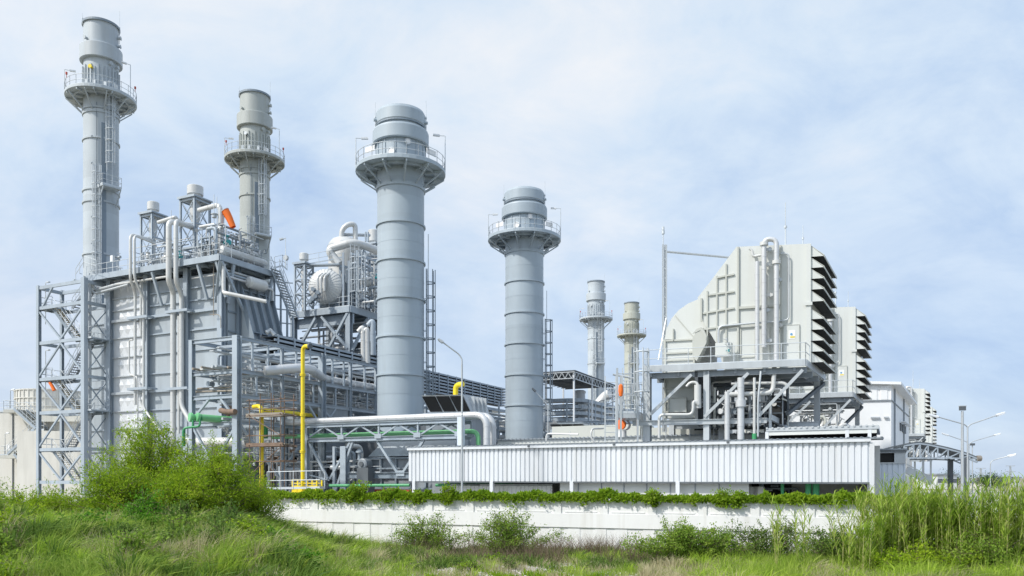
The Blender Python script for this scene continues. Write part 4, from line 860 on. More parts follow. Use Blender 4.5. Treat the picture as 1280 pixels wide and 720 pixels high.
m = M(); m.raw([P(438,318,81),P(473,325,88),P(485,322,91),P(450,315,85)], [(0,1,2,3)]); m.raw([P(438,319.5,81),P(473,326.5,88),P(485,323.5,91),P(450,316.5,85)], [(3,2,1,0)]); m.build('upper_deck', STEEL_D, fr2)
railing(fr2, [P(438,318,81), P(473,325,88)], step=1.1); railing(fr2, [P(385,331,82), P(412,326,82.5), P(430,322,83)], step=1.2)
m = M(); m.wbeam(P(383,332,82), P(425,331,82), .8, .12); m.build('upper_walkway', STEEL, fr2)
for px in (443,452): m = M(); q = P(px,381,81.2); caged_ladder(m, (q.x,q.y), math.atan2(-q.y,-q.x), 0, PZ, PZ+4.6, cage=True, cz=1.6); m.build('ladder', RAIL, fr2)
for a, b in (((447,316),(456,345)),((447,375),(456,350)),((425,336),(436,352)),((462,330),(470,352))):
    m = M(); m.wbeam(P(a[0],a[1],82.5), P(b[0],b[1],83), .12, .12); m.build('brace', STEEL, fr2)
pipework(fr2, DD, -2, 2.5, 1.5, 7, PZ+.1, PZ+6, 60, 51, [GALV,STEEL,CLAD,STEEL_D], rmin=.04, rmax=.16, nv=30)
ORG['tmp'] = Vector((0,0,0))
_T = TOPZ; TOPZ = PZ
silencer('slim steam silencer, small plain can on a frame beside the white drum', 380, 82, 317, 327, 329, .92, 1.25, CLAD)
silencer('steam silencer half hidden behind the nearer bypass stack', 467, 92, 288, 304, 306, 1.25, 1.7, CLAD)
TOPZ = _T
b2h = thing('boiler_house', 'second boiler house, coloured for shade and pipe cluttered beneath the drum platform', 'boiler house', tuple(DD.w((-4,8,.5))))
m = M(DD); m.box(DD.fx(330,7),DD.fx(472,7),7,9,.5,PZ-2.2); m.build('casing', DARKG, b2h)  # casing colour darkened to paint in the shaded depth below the platform
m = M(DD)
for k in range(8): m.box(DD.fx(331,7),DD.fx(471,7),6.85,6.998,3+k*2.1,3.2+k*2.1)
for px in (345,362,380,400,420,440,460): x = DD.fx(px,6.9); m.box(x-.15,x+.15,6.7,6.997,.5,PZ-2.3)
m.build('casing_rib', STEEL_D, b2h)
pipework(b2h, DD, xa-.5, 3., .8, 6.3, PZ-10, PZ-.9, 90, 61, [CLAD,SILV,STEEL,MIDG,GALV,STEEL_D], .06, .24, nv=40, vert=.45)
for k, (px, py) in enumerate(((454,412),(459,414),(466,404))):
    pipe(b2h, [P(px-6,py+3,79.5), P(px,py-4,79.5), P(px+.5,py+40,79.5)], .27, CLAD if k < 2 else STEEL, .6, 1.4)
# ------------------------------------------------------------------ long corrugated shed
E1 = P(1087.5,0,40); E0 = P(511,0,53); SR = Vector((E1.x-E0.x, E1.y-E0.y, 0)).normalized()
F = Frame((E1.x,E1.y), (SR.x,SR.y), (-SR.y*.9,SR.x)); fz = lambda py, x=0, y=0: F.fz(py, x, y)
XL_ = F.fx(511); shz0, shz1 = 3.47, 5.66
sh = thing('long_shed', 'long raised shed clad in white corrugated sheet above the hedge', 'shed', tuple(F.w((XL_/2,0,.5))))
def corrugated(m, a, b, z0, z1, fr, pitch=.2, dep=.045, out=-1):   # a,b local (x,y); real trapezoid ribs
    a = Vector((a[0],a[1],0)); b = Vector((b[0],b[1],0)); d = (b-a); L_ = d.length; d.normalize(); n = Vector((d.y,-d.x,0)); k = int(L_/pitch); pts = []
    for i in range(k):
        t = L_*i/k; p = L_/k
        for q, h in ((0,0),(.62,0),(.72,1),(.9,1)): pts.append(a+d*(t+p*q)+n*dep*h)
    pts.append(b); lo = [fr.w((p.x,p.y,z0)) for p in pts]; hi = [fr.w((p.x,p.y,z1)) for p in pts]; c = len(pts)
    m.raw(lo+hi, [(i,i+1,c+i+1,c+i) for i in range(c-1)])
m = M(F); corrugated(m, (XL_,0), (0,0), shz0, shz1-.16, F, .31, -.075); m.box(XL_,0,.08,.1,shz0,shz1-.16); m.build('front_cladding', WHITEM, sh)
m = M(F); corrugated(m, (0,.0), (0,9), .9, shz1-.1, F, .3, -.04); m.box(-.1,-.08,.02,9,1.,shz1-.1); m.build('end_cladding', PALEM, sh)
m = M(F); m.box(XL_-.05,.05,-.16,.0,shz1-.16,shz1-.02); m.build('gutter', WHITEM, sh)
m = M(F); 
for xx in (-7.,-13.5,-19.,): m.box(xx-.07, xx+.07, -.2, -.162, shz1-.1, shz1+.02)
m.build('gutter_joint', DARKG, sh)
m = M(F); m.hexa([(XL_-.2,-.12,shz1-.015),(.55,-.12,shz1-.015),(.55,9.2,shz1+.3),(XL_-.2,9.2,shz1+.3),(XL_-.2,-.12,shz1+.05),(.55,-.12,shz1+.05),(.55,9.2,shz1+.38),(XL_-.2,9.2,shz1+.38)])
for x in np.arange(XL_-.1,.5,.31): m.hexa([(x,-.15,shz1+.051),(x+.1,-.15,shz1+.051),(x+.1,9.2,shz1+.381),(x,9.2,shz1+.381),(x,-.15,shz1+.09),(x+.1,-.15,shz1+.09),(x+.1,9.2,shz1+.42),(x,9.2,shz1+.42)])
m.build('roof', MIDG, sh)
m = M(F); m.box(XL_,0,.0,.14,shz0-.09,shz0-.003); m.build('bottom_rail', DARKG, sh)
for px in (518,615,715,847.5,1090):
    x = F.fx(px,.05); m = M(F); m.box(x-.11,x+.11,-.06,.16,.5,shz0 if px != 1090 else shz1-.2); m.build('post', WHITEM, sh)
m = M(F); m.box(F.fx(700,.5),F.fx(936,.5),.5,.6,.5,shz0+.4); m.build('lower_panel', CREAM, sh)
m = M(F)
for px in (723,752,780,808.5,838,869,899): x = F.fx(px,.5); m.box(x-.03,x+.03,.47,.497,.5,shz0+.3)
m.build('panel_joint', MIDG, sh)
m = M(F); m.box(XL_,F.fx(640,3),3,3.2,.5,shz0+1.); m.build('inner_wall', MIDG, sh)
m = M(F); m.box(F.fx(600,1),F.fx(690,1),1,1.15,.5,fz(606,-12,1)); corrugated(m,(F.fx(560,.9),.9),(F.fx(690,.9),.9),.5,fz(608,-14,1),F,.3,-.04); m.build('low_barrier', CREAM, sh)
m = M(F); m.box(F.fx(620,5),F.fx(1100,5),5,5.2,.5,shz0+2.); m.build('back_wall', CONC_L, sh)
for px in (663,684):
    x = F.fx(px,1.3); m = M(F); m.beam((x-.9,1.3,.9),(x,1.3,shz0-.1),.12,.12); m.beam((x+.9,1.3,.9),(x,1.3,shz0-.1),.12,.12); m.box(x-.5,x+.5,1.2,1.4,shz0-.25,shz0-.05); m.build('truss_support', DARKG, sh)
us = thing('undercroft_pipework', 'dark pipes and boxes seen under the open end of the shed', 'pipework', tuple(F.w((-5,2,.5))))
pipework(us, F, F.fx(937,1.5), F.fx(1000,1.5), 1.2, 3.5, .6, shz0-.05, 22, 71, [MIDG,STEEL_D,GALV,DARKG], .05, .14, nv=8)
pipework(us, F, F.fx(560,2), F.fx(700,2), 1.4, 2.6, .6, shz0-.1, 16, 72, [MIDG,DARKG,GALV], .05, .12, nv=4)
for px in (941,948): m = M(F); x = F.fx(px,1.2); m.box(x-.3,x+.3,1.,1.5,1.8,3.2); m.build('control_box', CREAM2, us)
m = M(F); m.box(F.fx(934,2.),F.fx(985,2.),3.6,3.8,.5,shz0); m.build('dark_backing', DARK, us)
for k, (px, r) in enumerate(((978,.09),(1010.5,.16),(1020,.17))):
    x = F.fx(px,1.); p = pipe(None, [F.w((x,1.,.5)), F.w((x,1.,shz0+.6))], r, GRN, None, None, 'green_pipe'); tag(p, ['thin green standpipe under the shed beside the dark machinery','green standpipe under the shed, slimmer one of the close pair','green standpipe under the shed, thicker one of the close pair'][k], 'pipe')
m = M(F); m.tube([(F.fx(545,2),2,fz(607,-20,2)),(F.fx(642,2),2,fz(604,-16,2))], .11, 8); tag(m.build('green_pipe', GRN), 'green pipe lying level in the dark gap under the shed', 'pipe')
m = M(F); m.box(F.fx(1030,1),F.fx(1085,1),1.2,2.2,.5,2.6); m.box(F.fx(1034,1),F.fx(1080,1),1.18,1.197,2.2,2.25); tag(m.build('concrete_plinth', CONC_L), 'pale concrete block under the open end of the shed', 'plinth')
# cream shed behind
G = Frame((P(960,0,48).x,48), (SR.x,SR.y), (-SR.y,SR.x)); gx0 = G.fx(622)
cs = thing('cream_shed', 'long low cream shed roof level behind the corrugated shed', 'shed', tuple(G.w((gx0/2,0,.5))))
gz = G.fz(549.5,0,0)+.35
m = M(G); m.box(gx0,.5,0,.2,.5,gz); m.build('wall', CREAM, cs)
m = M(G); m.hexa([(gx0-.1,-.15,gz),(.6,-.15,gz),(.6,6,gz+.25),(gx0-.1,6,gz+.25),(gx0-.1,-.15,gz+.06),(.6,-.15,gz+.06),(.6,6,gz+.31),(gx0-.1,6,gz+.31)])
for x in np.arange(gx0,.5,.3): m.box(x,x+.1,-.2,-.153,gz-.02,gz+.1)
m.build('roof', MIDG, cs)
m = M(G); m.box(G.fx(690,2),G.fx(800,2),2,5,gz,G.fz(530,-9,2)); m.box(G.fx(800,2.5),G.fx(905,2.5),2.5,5,gz,G.fz(533,-5,2.5)); m.build('upper_block', CREAM2, cs)
m = M(G); m.box(G.fx(868,1.9),G.fx(902,1.9),1.9,1.95,G.fz(537,-3,2),G.fz(526,-3,2)); m.build('dark_opening', DARK, cs)
for i in range(7):
    x = G.fx(712+i*30,-.4); m = M(G); m.tube([(x,-.35,gz-1.),(x,-.35,gz+.5)], .025, 5); m.build('rail_post', RAIL, cs)
for px, D, py in ((740,51,536),(683,53,541)):
    a = P(px,545,D); pipe(cs, [P(px+7,555,D), P(px-1,549,D), P(px-1,py,D), P(px+14,py-.5,D+1)] if px > 700 else [P(px+40,543,D-1),P(px,542,D),P(px,551,D)], .06, CLAD, .3, None)
# open topped end of shed
ob = thing('open_louvre_room', 'flat roofed room with a wide dark opening on top of the shed', 'roof room', tuple(F.w((-3,3,shz1))))
oy = 2.6; ox0 = F.fx(958,oy); ox1 = F.fx(1096,oy); oz1 = fz(535,-3,oy)
m = M(F); m.box(ox0,ox1+.1,oy-.15,9,oz1-.14,oz1+.05)
for x in np.arange(ox0,ox1,.3): m.box(x,x+.1,oy-.2,oy-.153,oz1+.0,oz1+.09)
m.build('roof', GALV, ob); m = M(F); m.box(ox0,ox1,oy-.1,oy-.05,oz1-.36,oz1-.145); m.build('fascia', CREAM, ob)
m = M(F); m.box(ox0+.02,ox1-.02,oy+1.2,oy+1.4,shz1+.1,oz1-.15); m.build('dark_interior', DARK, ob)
for px in (959,1059,1087): x = F.fx(px,oy); m = M(F); m.box(x-.09,x+.09,oy-.12,oy+.05,shz1+.05,oz1-.15); m.build('post', WHITEM, ob)

# ------------------------------------------------------------------ air filter houses
UF, VF = (.95,-.31), (.48,.877)
def filter_house(label, hx, D, full, k=1.0):
    hx_ = P(hx,0,D); f = Frame((hx_.x,hx_.y), UF, VF); root = thing('filter_house', label, 'filter house', tuple(f.w((-3,3,3))), 'louvred air filter houses of the turbines')
    B = Frame((P(1013,0,46).x,46), UF, VF)      # the survey of the nearest one gives the sizes
    X = lambda px: B.fx(px); ZZ = lambda py, px=1013: B.fz(py, B.fx(px), 0)
    dep = 5.9; body = [(1012,304.5),(1012,463),(905,463),(897,432),(879,402),(872,372),(884,357),(920.5,308.5)]
    m = M(f); m.prism([(X(a),0,ZZ(b,a)) for a, b in body], (0,dep,0)); bd = m.build('plenum_body', CREAM, root)
    # inlet elbow and drop duct
    ox, oz = X(871), ZZ(423,871); R_o = X(872)-X(828.5); arc = []
    n = 9
    outer = [(828.5,423),(831,410),(837,397),(846,386.5),(858,378),(873,371.5)]; inner = [(884,408),(876,412),(870,417),(867,423)]
    m = M(f); m.prism([(X(a),.35,ZZ(b,a)) for a, b in outer]+[(X(884),.35,ZZ(408,884))]+[(X(a),.35,ZZ(b,a)) for a, b in inner[1:]], (0,dep-.7,0)); m.build('elbow', CREAM, root)
    m = M(f); m.box(X(828.5),X(867),.35,dep-.35,ZZ(522,850),ZZ(423.003,850)); dd = m.build('drop_duct', CREAM, root)
    m = M(f)
    for py in (424,440,449,484,501,514): z = ZZ(py,850); m.box(X(828)-.06,X(867)+.05,.25,.347,z-.05,z+.05)
    for x in (X(828.5),X(867)-.1): m.box(x,x+.1,.22,.345,ZZ(522,850),ZZ(424,850)+.06)
    m.box(X(840)-.03,X(840)+.03,.2,.345,ZZ(424,850),ZZ(410,840)); m.build('duct_rib', CREAM2, dd)
    m = M(f); m.beam((X(842),.32,ZZ(393,842)),(X(866),.32,ZZ(421,866)),.08,.05); m.build('elbow_seam', CREAM2, root)
    m = M(f); m.prism([(X(a),-.25,ZZ(b,a)) for a, b in ((867,424),(867,445),(872,452),(884,430),(885.5,422),(880,410.5),(873,412))], (0,.59,0)); m.build('access_cowl', CREAM2, root)
    m = M(f); m.prism([(X(a),-.28,ZZ(b,a)) for a, b in ((867.5,418),(872,412),(878,410),(885,421),(884,426),(877,413.5),(872,416))], (0,.08,0)); m.build('cowl_edge', CREAM2, root)
    # ribs on the sloping part
    m = M(f)
    for (a, b) in (((895,347.5),(918,343)),((886,369),(918,364.5)),((879,392),(918,385)),((880,412),(922,405))):
        m.beam((X(a[0]),-.05,ZZ(a[1],a[0])),(X(b[0]),-.05,ZZ(b[1],b[0])),.1,.1)
    for px, t, b_ in ((884.5,364,425),(896.5,345,432),(908,330,440)): m.box(X(px)-.04,X(px)+.04,-.1,-.003,ZZ(b_,px),ZZ(t,px))
    m.box(X(877)-.05,X(877)+.05,-.12,-.003,ZZ(402,877),ZZ(373,877)); m.build('stiffener', CREAM2, bd)
    m = M(f); m.box(X(923)-.05,X(923)+.05,-.14,-.003,ZZ(460,923),ZZ(309,923)); m.box(X(924),X(976),-.12,-.003,ZZ(383.5,950)-.07,ZZ(383.5,950)+.07); m.box(X(976)-.05,X(976)+.05,-.12,-.003,ZZ(460,976),ZZ(307,976)); m.build('joint_strip', CREAM2, bd)
    m = M(f); m.box(X(1008),X(1014),-.12,-.003,ZZ(463),ZZ(305)); m.box(X(1006),X(1016),-.2,-.123,ZZ(382),ZZ(378)); m.build('corner_post', CREAM, bd)
    m = M(f)
    for px in (926,944,963): m.box(X(px)-.03,X(px)+.03,-.06,-.002,ZZ(446,px),ZZ(409,px))
    for z in (ZZ(409,945),ZZ(446,945)): m.box(X(926),X(944),-.06,-.002,z-.03,z+.03)
    m.build('panel_frame', CREAM2, bd)
    m = M(f); m.box(X(980),X(999),-.07,-.002,ZZ(452,990),ZZ(406,990)); dr = m.build('door', CREAM, bd)
    m = M(f); m.box(X(980)-.03,X(980),-.09,-.0,ZZ(452,990),ZZ(406,990)); m.box(X(999),X(999)+.03,-.09,0,ZZ(452,990),ZZ(406,990)); m.box(X(980),X(999),-.09,-.072,ZZ(406,990)-.03,ZZ(406,990)); m.build('door_frame', CREAM2, dr)
    m = M(f); m.box(X(980.5),X(985),-.14,-.073,ZZ(430.5,982),ZZ(429.5,982)); m.build('door_handle', GALV, dr)
    m = M(f); m.box(X(986),X(994.5),-.085,-.072,ZZ(424,990),ZZ(413,990)); sg = m.build('door_sign', SIGNW, dr)
    # hoods
    tips = [321,335,348.6,362,377]+[399,412.3,426,439.6,453]
    wt = [307,322,336,349.5,363]+[386,400,413.5,427,440.5]
    for i in range(10):
        zb = ZZ(tips[i]); zt = ZZ(wt[i]); o = .72 if i not in (0,5) else .72
        x0, x1 = .0, .72; last = i in (4,9)
        m = M(f); m.hexa([(x0,0,zt),(x1,0,zb+.03),(x1,dep,zb+.03),(x0,dep,zt),(x0,0,zt+.035),(x1+.03,0,zb+.065),(x1+.03,dep,zb+.065),(x0,dep,zt+.035)])
        m.box(x1,x1+.03,0,dep,zb-.05,zb+.03); h = m.build('louvre_hood', CREAM2, root)
        for y in (0,dep-.03):
            m = M(f); m.prism([(x0,y,zt),(x0,y,zb),(x1,y,zb)], (0,.03,0)); m.build('hood_cheek', CREAM, h)
        m = M(f); m.hexa([(.06,.04,zb+.05),(x1-.04,.04,zb+.03),(x1-.04,dep-.04,zb+.03),(.06,dep-.04,zb+.05),(.06,.04,zt-.1),(x1-.04,.04,zb+.036),(x1-.04,dep-.04,zb+.036),(.06,dep-.04,zt-.1)]); m.build('hood_shade', DARK, h)  # near-black fill paints in the shade under the hood
    # front pipes
    fy = -.55
    def fp(px, py, y=fy): x = f.fx(px,y) if f is B else B.fx(px,y); return f.w((x,y,B.fz(py,x,y)))
    pipe(root, [fp(946.5,327), fp(946.5,450)], .13, SILV, None, .75)
    pipe(root, [fp(955,434), fp(955,299), fp(970.5,299), fp(970.5,455)], .145, SILV, .52, .75)
    for px, py in ((955,307),(970.5,330)):
        m = M(); m.cyl(fp(px,py), .24, .2, 16); m.build('pipe_collar', CLAD, root)
    for i in range(7):
        px, py = (952,949,964)[i % 3]+(i % 2), 312+i*19; p_ = fp(px+8,py,-.3); m = M(); m.wbeam(p_-f.r*.15, p_+f.r*.22, .14, .16); m.cyl(p_+f.r*.1-Vector((0,0,.12)), .07, .25, 8); m.build('pipe_valve', CLAD if i % 2 else GALV, root)
    pipe(root, [fp(976,317,-.2), fp(986,317,-.2), fp(986,400,-.2), fp(975,401,-.2)], .045, GALV, .3, None, 'conduit')
    pipe(root, [fp(937,311,-.3), fp(940,313,-.3), fp(941,321,-.3), fp(951,319,-.3)], .08, CLAD, .15, None)
    pipe(root, [fp(898,430,-.2), fp(898,408,-.2), fp(940,404,-.2), fp(975,402,-.2)], .06, GALV, .3, None, 'conduit')
    m = M(f); x = B.fx(905,-.6); z = B.fz(446,x,-.6); m.box(x-.45,x+.45,-.8,-.4,z,z+.8); m.box(x-.38,x+.38,-.83,-.803,z+.08,z+.72); m.build('control_cabinet', CREAM, root)
    for px, py in ((910,430),(911,438),(908,424)): valve(root, fp(px,py,-.95), .12, TEAL if px == 911 else GALV)
    rod(root, f.w((X(976),1.5,ZZ(306,976))), f.w((X(976),1.5,ZZ(306,976)+2.9)), r=.045); rod(root, f.w((X(996),2.2,ZZ(305,976))), f.w((X(996),2.2,ZZ(305,976)+1.6)))
    # platform
    PF = Frame((P(1007,0,44.5).x-P(1013,0,46).x+f.o.x, f.o.y-1.5), UF, VF); PB = Frame((P(1007,0,44.5).x,44.5), UF, VF)
    px0 = PB.fx(805); pz = PB.fz(451.5,0,0)
    m = M(PF); m.box(px0,0,0,1.5,pz-.05,pz); m.box(px0,0,-.08,-.003,pz-.26,pz+.1); m.box(0.003,.08,0,7.6,pz-.26,pz+.1); m.box(px0,0,1.503,7.4,pz-.3,pz-.12); m.build('platform', GALV, root)
    m = M(PF)
    for y in (.2,2.4,4.8,7.2): m.box(px0,0,y,y+.18,pz-.62,pz-.303)
    for x in np.arange(px0+.3,0,1.6): m.box(x,x+.14,.1,7.3,pz-.5,pz-.302)
    m.build('platform_joist', MIDG, root)
    railing(root, [PF.w((px0,0,pz)), PF.w((0,0,pz)), PF.w((0,1.4,pz))], step=1.35)
    for px, y in ((808,.3),(882,.3),(886,3),(808,5),(935,5.5),(1000,6.5)):
        x = PB.fx(px); m = M(PF); m.hbeam((x,y,.5 if full else 4), (x,y,pz-.3), .34, .34, .04); m.build('leg', GALV, root)
    zl = PB.fz(522,-6,0)
    for a, b in (((864,468),(812,518)),((935,466),(880,521)),((1003,462),(948,520))):
        m = M(PF); m.beam((PB.fx(a[0]),.1,PB.fz(a[1],PB.fx(a[0]),0)),(PB.fx(b[0]),.1,PB.fz(b[1],PB.fx(b[0]),0)),.17,.17); m.build('brace', GALV, root)
    m = M(PF); m.beam((.02,7.2,pz-.5),(-1.2,1.4,zl+.2),.2,.2); m.build('brace', DARKG, root)
    m = M(PF); m.hbeam((PB.fx(790),.1,zl-.25),(PB.fx(958),.1,zl-.25),.2,.3); m.hbeam((px0,5,zl-.2),(0,5,zl-.2),.2,.3); m.build('lower_beam', GALV, root)
    # the skid and pipes below
    if full:
        pipe(root, [PF.w((PB.fx(909,-.2),-.2,PB.fz(553,0,0))), PF.w((PB.fx(909,-.2),-.2,PB.fz(487,0,0)))], .155, SILV, None, 1.1)
        pipe(root, [PF.w((PB.fx(926,-.3),-.3,PB.fz(556,0,0))), PF.w((PB.fx(926,-.3),-.3,PB.fz(470,0,0)))], .195, SILV, None, 1.1)
        m = M(); m.cyl(PF.w((PB.fx(926,-.3),-.3,PB.fz(507,0,0))), .29, .38, 18); m.build('pipe_collar', SILV, root)
        pipe(root, [PF.w((PB.fx(910,-.2),-.2,PB.fz(490.5,0,0))), PF.w((PB.fx(966,.4),.4,PB.fz(489,0,0))), PF.w((PB.fx(968,.4),.4,PB.fz(455,0,0)))], .13, CLAD, .4, 1.)
        pipe(root, [PF.w((PB.fx(914,.6),.6,PB.fz(475,0,0))), PF.w((PB.fx(940,.6),.6,PB.fz(475,0,0))), PF.w((PB.fx(980,.6),.6,PB.fz(476,0,0))), PF.w((PB.fx(986,.6),.6,PB.fz(482,0,0)))], .1, CLAD, .4, None)
        pipe(root, [PF.w((PB.fx(943,-.1),-.1,PB.fz(548,0,0))), PF.w((PB.fx(943,-.1),-.1,PB.fz(470,0,0)))], .08, CLAD, None, None)
        m = M(PF); m.cyl(PF.w((PB.fx(943,-.1),-.1,PB.fz(549,0,0))), .14, .35, 10); m.build('green_base', GRN, root)
        pipe(root, [PF.w((PB.fx(947.5,-.2),-.2,PB.fz(545,0,0))), PF.w((PB.fx(947.5,-.2),-.2,PB.fz(500,0,0))), PF.w((PB.fx(951,0),0,PB.fz(462,0,0)))], .06, GALV, .3, None)
        m = M(PF); m.cyl(PF.w((PB.fx(872,-.1),-.1,PB.fz(507,0,0))), .2, 1.35, 16); m.build('filter_pot', CLAD, root)
        pipe(root, [PF.w((PB.fx(858,0),0,PB.fz(478,0,0))), PF.w((PB.fx(863,0),0,PB.fz(472.5,0,0))), PF.w((PB.fx(872,0),0,PB.fz(473,0,0))), PF.w((PB.fx(872,0),0,PB.fz(482,0,0)))], .08, CLAD, .2, None)
        pipe(root, [PF.w((PB.fx(824,-.4),-.4,PB.fz(545,0,0))), PF.w((PB.fx(824,-.4),-.4,PB.fz(514.5,0,0))), PF.w((PB.fx(866,-.4),-.4,PB.fz(515.5,0,0))), PF.w((PB.fx(867,-.4),-.4,PB.fz(497,0,0))), PF.w((PB.fx(873,-.3),-.3,PB.fz(503,0,0)))], .085, CLAD, .3, 1.)
        m = M(PF); m.box(PB.fx(873,1),PB.fx(877,1),.2,3,PB.fz(527,0,0),PB.fz(458,0,0)); m.box(PB.fx(889,4),PB.fx(972,4),4,4.3,PB.fz(530,0,0),PB.fz(500,0,0)); m.build('inner_frame', DARKG, root)
        m = M(PF); m.box(PB.fx(965,1.5),PB.fx(979,1.5),1.5,3.2,PB.fz(527,0,0),PB.fz(490,0,0)); m.build('black_box', DARK, root)
        m = M(PF); m.box(PB.fx(961,.5),PB.fx(964,.5),.5,.7,PB.fz(544,0,0),PB.fz(505,0,0)); m.beam((PB.fx(963,.5),.5,PB.fz(520,0,0)),(PB.fx(984,3),3,PB.fz(528,0,0)),.2,.3); m.build('skid_frame', GALV, root)
        pipework(root, PF, PB.fx(880,2), PB.fx(985,2), .8, 3.4, PB.fz(530,0,0), PB.fz(468,0,0), 60, 81, [CLAD,GALV,MIDG,CREAM2,MIDG,DARKG], .03, .10, nv=30)
        m = M(PF); x = PB.fx(848,1.85); m.box(x-.5,x+.5,1.68,1.72,PB.fz(508,0,0),PB.fz(490,0,0)); hd = m.build('access_hatch', CREAM, root)
        m = M(PF); 
        for s in (-1,1): m.box(x+s*.52-.03,x+s*.52+.03,1.6,1.73,PB.fz(509,0,0),PB.fz(489,0,0))
        m.box(x-.55,x+.55,1.6,1.73,PB.fz(489.5,0,0),PB.fz(488.5,0,0)); m.build('hatch_frame', CREAM2, hd)
    else:
        pipework(root, PF, PB.fx(905,2), PB.fx(1000,2), .3, 3, pz-3.4, pz-.6, 26, 82, [CLAD,GALV,CREAM2,CLAD], .05, .17, nv=10)
        for dy in (.3,.8): pipe(root, [PF.w((PB.fx(900),dy,pz-2.3-dy)), PF.w((-1,dy,pz-2.3-dy))], .16, CLAD)
    # maker's note on the door: a plain white sign with a blue and a yellow mark
    m = M(f); m.cyl(f.w((X(989.5),-.086,ZZ(418,990))), .07, .012, 12, -f.v); m.build('blue_mark', SIGNB, dr); m = M(f); m.box(X(988),X(994),-.098,-.0862,ZZ(422.5,990),ZZ(420.5,990)); m.build('yellow_mark', SIGNY, dr)
    return root
filter_house('nearest cream filter house with shade-filled louvre hoods, elbow duct and full platform', 1013, 46, True)
filter_house('cream filter house tucked directly behind the nearest one, hoods showing beyond', 1069, 63, False)
filter_house('far small filter house peeping out beside the white hall', 1155.5, 121, False)
filter_house('farthest small filter house, only its hood edge beyond the other far one', 1165, 152, False)

# antenna mast with boom
D = 52; am = thing('antenna_mast', 'tall slim mast with a long sideways boom behind the elbow duct', 'mast', tuple(P(830,540,D)))
m = M(); m.wbeam(P(828.7,540,D), P(828.7,305.5,D), .1, .1); m.wbeam(P(832.8,540,D), P(832.8,306,D), .1, .1); m.wbeam(P(831.2,540,D+.2), P(831.2,306,D+.2), .1, .1)
for py in range(308,540,12): m.wbeam(P(828.7,py,D), P(833,py+6,D), .05, .05)
m.build('lattice', GALV, am)
m = M(); m.wtube([P(829,306,D), P(829,287,D)], .035, 6); m.cyl(P(829,292.5,D), .1, .22, 8); m.cyl(P(829,287.5,D), .08, .2, 8); m.build('antenna', RAIL, am)
m = M(); m.wtube([P(833,314.5,D), P(912,321.8,D+1.)], .075, 8); m.build('boom', GALV, am)
m = M(); m.wbeam(P(833,396,D), P(823,450,D-1), .055, .055); m.build('stay', GALV, am)

# ladder tower and side platform
D = 46.5; lt = thing('ladder_platform', 'small railed galvanised platform with upright ladders left of the filter house'.replace('left of','beside'), 'platform', tuple(P(785,553,D)))
pz = Z(517,D); q = [P(771,0,D),P(797,0,D),P(806,0,D+2.6),P(781,0,D+3)]; q = [Vector((p.x,p.y,pz)) for p in q]
m = M(); m.raw([p-Vector((0,0,.25)) for p in q]+q, M.BF); m.build('deck', GALV, lt); railing(lt, q, closed=True, step=.7)
for px, py0 in ((771.5,460),(776,470),(797,440),(805,452)):
    a = P(px,556,D+(.0 if px < 800 else 1)); m = M(); m.wbeam(a, Vector((a.x,a.y,Z(py0,D))), .11, .11); m.build('post', GALV, lt)
def ladder(root, a, b, w, d):
    m = M(); 
    for s in (-1,1): m.wbeam(a+d*s*w/2, b+d*s*w/2, .06, .06)
    n = int((b-a).length/.36)
    for i in range(1,n): p = a.lerp(b,i/n); m.wtube([p-d*w/2,p+d*w/2], .022, 4)
    return m.build('ladder', RAIL, root)
ladder(lt, P(763,556,D), P(763,470,D), .62, Vector((1,0,0))); ladder(lt, P(783.5,524,D+.5), P(783.5,460,D+.5), .5, Vector((1,0,0)))
m = M(); a = P(801,0,D); caged_ladder(m, (a.x,a.y), -1.6, 0, pz, Z(458,D), cage=True, cz=1.2); m.build('ladder', RAIL, lt)
for py in (467,480,493,506):
    m = M(); m.wtube([P(771,py,D),P(797,py,D),P(806,py+1,D+2)], .03, 5); m.build('rail', RAIL, lt)
pipe(lt, [P(766,468,D+1), P(792,473,D+1)], .06, GALV, None, None)
for i in range(8): m = M(); a = P(775+4*i, 500+i%3*4, D+1); m.wtube([a, a+Vector((.0,.1,.9+.3*(i%3)))], .04, 5); m.build('upright_pipe', GALV, lt)
m = M(); m.lathe(P(776,496,45.8), [(0,0),(.1,.05),(.14,.3),(.12,.65),(0,.75)], 12); tag(m.build('hanging_buoy', ORANGE), 'small orange float hanging on the ladder platform rail', 'float')
m = M(); a = P(778,531,48.5); m.lathe(a, [(0,-.1),(.2,-.05),(.3,.12),(.3,.3),(0,.32)], 14, Vector((-.5,-.85,0))); fb = m.build('blower', ORANGE); tag(fb, 'round orange blower head on the cream shed roof', 'blower')
m = M(); m.lathe(a, [(.28,-.6),(.31,-.6),(.31,-.28),(.28,-.28)], 14, Vector((-.5,-.85,0))); m.cyl(a-Vector((0,0,.75)), .25, .4, 12); m.build('support', SIGNW, fb)

